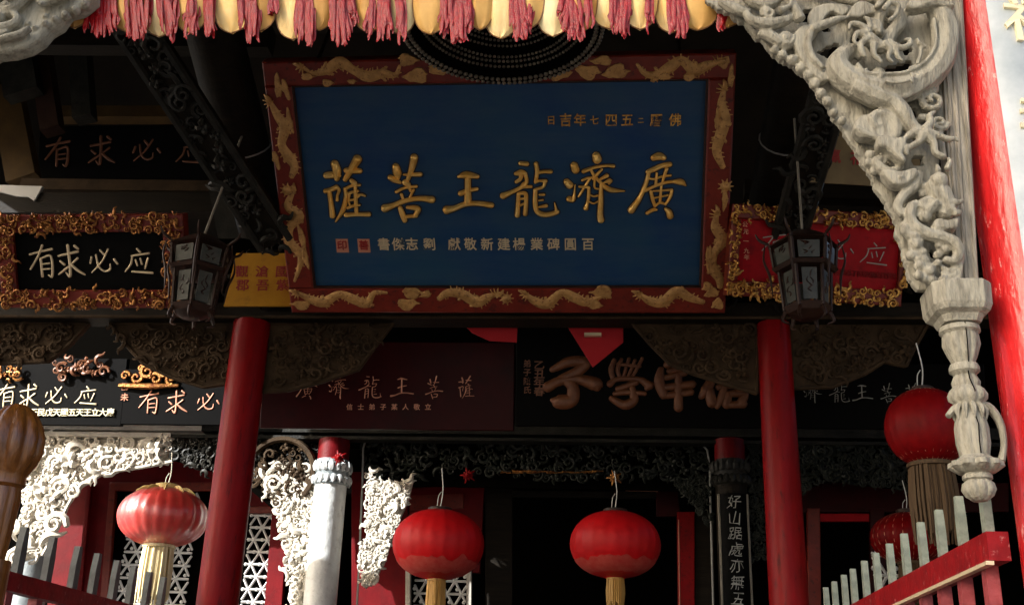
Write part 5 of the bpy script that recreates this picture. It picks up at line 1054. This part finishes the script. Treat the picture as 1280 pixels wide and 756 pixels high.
for s_, top, bot in ((1, 508, 578), (-1, 508, 522)):
    xs = [(FN_x(508), 508, 8), (FN_x(514) + s_ * 22, 508, 7), (FN_x(530) + s_ * 36, 528, 6), (FN_x(555) + s_ * 38, 555, 5), (FN_x(577) + s_ * 32, 576, 6)] if s_ > 0 else [(FN_x(508), 508, 8), (FN_x(512) - 16, 510, 7), (FN_x(516) - 27, 520, 5)]
    mb.tube([(*FN.px(a, b), 0, c_ * kn * .8) for a, b, c_ in xs], 8, 1.6, 4)
for q in range(7):
    a = (q - 3) * .55; mb.tube([(math.sin(a) * 14 * kn, yl(506), math.cos(a) * 14 * kn, .012), (math.sin(a) * 20 * kn, yl(514), math.cos(a) * 20 * kn, .014), (math.sin(a) * 19 * kn, yl(526), math.cos(a) * 19 * kn, .004)], 6, 1, 3)
mb.build('curled_handle', M['grey_wood'], pn)
mb = MB(); rr = random.Random(3)
pts = [(*FN.px(FN_x(py) + 1 + rr.uniform(-1.5, 1.5), py), (next(b for a, b, c_ in prof if a >= py) * kn) * 1.0 + .001, .0028) for py in (410, 420, 432, 445, 456, 466, 478, 494, 507, 520, 535, 555, 570)]
mb.tube(pts, 4, 1, 0); mb.build('crack', M['void'], pn)
# ================================================================== FRONT LEFT BRACKET TIP
FJ = Fr(P(30, 20, 5.22)); L = PX(FJ, FJ.k(30, 20))
jb = thing('carved_cloud_bracket', FJ, 'grey carved scroll bracket tip at the top left corner', 'bracket', 'front carved brackets')
L.plate([[(120, -60), (118, -2), (100, 12), (84, 16), (74, 30), (60, 38), (50, 50), (34, 60), (14, 66), (-6, 68), (-40, 90), (-90, 150), (-150, 260), (-190, 260), (-190, -60)]], 14, 4, -9)
L.t([(-14, 34, 6), (4, 42, 6), (22, 38, 5.5), (28, 30, 5), (20, 24, 5), (2, 24, 5), (-14, 30, 5)], 4); L.b(6, 31, 7, 6)
L.t([(10, 20, 3), (24, 20, 5), (38, 8, 5), (50, -8, 5), (58, -24, 5)], 6); L.t([(22, 16, 4), (40, 2, 3), (52, -14, 3)], 12); L.t([(-20, 16, 4), (-4, 16, 4), (6, 8, 4), (14, 6, 3), (20, 10, 3)], 7)
L.t([(62, 14, 3), (76, 8, 5), (88, 4, 4), (100, -4, 3)], 6); L.b(82, 8, 5, 8); L.sp(78, -14, 12, 1.4, 2, .3); L.b(38, 34, 4, 2); L.b(8, 56, 5, 1); L.b(60, 24, 4, 2); L.t([(30, 46, 3), (46, 40, 4), (60, 30, 3), (68, 20, 2)], 0)
L.t([(-30, 50, 8), (-60, 80, 9), (-90, 130, 9), (-130, 190, 9)], 2); L.sp(-80, 40, 26, 1.6, 4, .3); L.sp(-120, 110, 24, 1.5, 4, .3); L.t([(0, -20, 7), (20, -14, 6), (30, -30, 5)], 6)
L.t([(96, -4, 4), (80, 4, 5), (64, 2, 4), (56, 10, 4), (62, 18, 3)], 8); L.t([(44, 44, 3), (32, 52, 4), (16, 56, 4), (0, 60, 3)], 6); L.t([(-10, 54, 5), (4, 50, 4), (16, 46, 3)], 4); L.b(30, 12, 6, 8); L.sp(60, -6, 12, 1.5, 4, .34); L.sp(30, -34, 16, 1.5, 4, .32); L.sp(100, -16, 9, 1.4, 4, .34)
for q in range(9): L.b(108 - q * 12.2, 8 + q * 6.6 - .1 * q * q, 5, -1, 6)
L.mb.v = [(x, y, (z if z < 0 else z * 2.2)) for x, y, z in L.mb.v]
rep(L.mb, 'cloud_carving', M['grey_wood'], jb, .006)
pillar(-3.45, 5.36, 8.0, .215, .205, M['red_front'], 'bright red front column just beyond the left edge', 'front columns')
# brown lotus newel at left
FQ = Fr((P(14, 560, 6.6).x, 6.6, 1.4)); kq = FQ.k(14, 560)
qn = thing('newel_post', FQ, 'amber brown newel post with a fluted lotus bud at the left edge', 'post')
yq = lambda py: FQ.px(14 - (py - 560) * .12, py)[1]
mb = MB(); mb.lathe([(yq(a), b * kq, c_) for a, b, c_ in [(700, 17, .05), (660, 20, .1), (622, 22, .1), (610, 20, 0), (606, 24, 0), (596, 23, 0), (592, 25, .05), (580, 32, .1), (565, 37, .14), (548, 37, .14), (532, 32, .14), (520, 25, .12), (512, 18, .08), (507, 10, .0), (505, 2, 0)]], seg=96, lobes=10); mb.build('lotus_finial', M['pendant_brown'], qn)
mb = MB(); mb.lathe([(0, .13), (yq(700), .13)], seg=24); mb.build('post_shaft', M['pendant_brown'], qn)
# pale column far left behind the arch, shade put into its blue-grey colour
t = world_thing('door_column', (-6.35, 15.0, 1.4), 'pale stone column behind the far left arch, its shade painted blue grey', 'column', 'columns flanking the doorway')
wlathe('shaft', P(52, 650, 15.0).x, 15.0, [(1.4, .24), (5.2, .24)], M['blue_grey'], t)
# ================================================================== PICKET RAILS
XR = 2.83; ZR = 2.56
def rail_x(py_x, X=XR):                         # Y for a picture x on the fence line
    return 1.0
fn = world_thing('picket_rail', (XR, 5.4, 1.4), 'red picket rail with grey green spear pickets at the lower right', 'railing', 'picket railings')
wbox('top_rail', (XR - .05, 5.42, ZR - .135), (XR + .05, 10.7, ZR), M['red_rail'], fn)
wbox('under_strip', (XR - .065, 5.42, ZR - .155), (XR - .03, 10.7, ZR - .137), M['pale_letter'], fn)
wbox('lower_rail', (XR - .05, 5.5, 1.62), (XR + .05, 10.7, 1.74), M['red_rail'], fn)
def picket(h, w_, d, m, parent, loc):
    mb = MB(); hw = w_ / 2
    # front outline in y (along the fence) and z
    vs = []
    for x in (-d / 2, d / 2): vs += [(x, -hw, 0), (x, hw, 0), (x, hw, h * .55), (x, hw * .55, h), (x, -hw * .55, h), (x, -hw, h * .55)]
    mb.add(vs, [(0, 1, 2, 3, 4, 5)[::-1], (6, 7, 8, 9, 10, 11)] + [(i, (i + 1) % 6, 6 + (i + 1) % 6, 6 + i) for i in range(6)])
    o = mb.build('picket', m, parent, smooth=False); o.location = Vector(loc) - Vector(parent.location); return o
xs_ = [1220, 1189, 1163.5, 1140.5, 1119.5, 1101, 1084, 1069.5, 1055, 1044, 1032, 1021.5]
for i, px in enumerate(xs_):
    Y = 5.3 * 498 / (px - 760) * .965
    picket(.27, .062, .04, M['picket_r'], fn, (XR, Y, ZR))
    mb = MB(); mb.box((-.03, -.035, 0), (.03, .035, ZR - .14 - 1.74)); o = mb.build('baluster', M['pink_rail'], fn, smooth=False); o.location = Vector((XR, Y + .05, 1.742)) - fn.location
aL = PZ(0, 712, ZR); XL = aL.x; print('LEFT RAIL', aL, PZ(150, 756, ZR))
aM = PZ(150, 752, ZR)
ln = world_thing('picket_rail', (XL, aL.y, 1.4), 'dark red picket rail with slate spear pickets at the lower left', 'railing', 'picket railings')
YL0 = aL.y - 1.5; YL1 = 10.6
wbox('top_rail', (XL - .05, YL0, ZR - .13), (XL + .05, YL1, ZR), M['red_rail'], ln)
wbox('lower_rail', (XL - .05, YL0, 1.62), (XL + .05, YL1, 1.74), M['red_rail'], ln)
for px in (20, 58, 92, 118, 144, 166, 186, 205):
    # find Y of this column of the picture on the fence plane
    d = ray(px, 720); t_ = (XL - CAMPOS.x) / d.x; Y = d.y * t_
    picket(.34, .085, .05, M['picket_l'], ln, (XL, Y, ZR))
    mb = MB(); mb.box((-.035, -.045, 0), (.035, .045, ZR - .14 - 1.74)); o = mb.build('baluster', M['pink_rail'], ln, smooth=False); o.location = Vector((XL, Y - .1, 1.742)) - ln.location
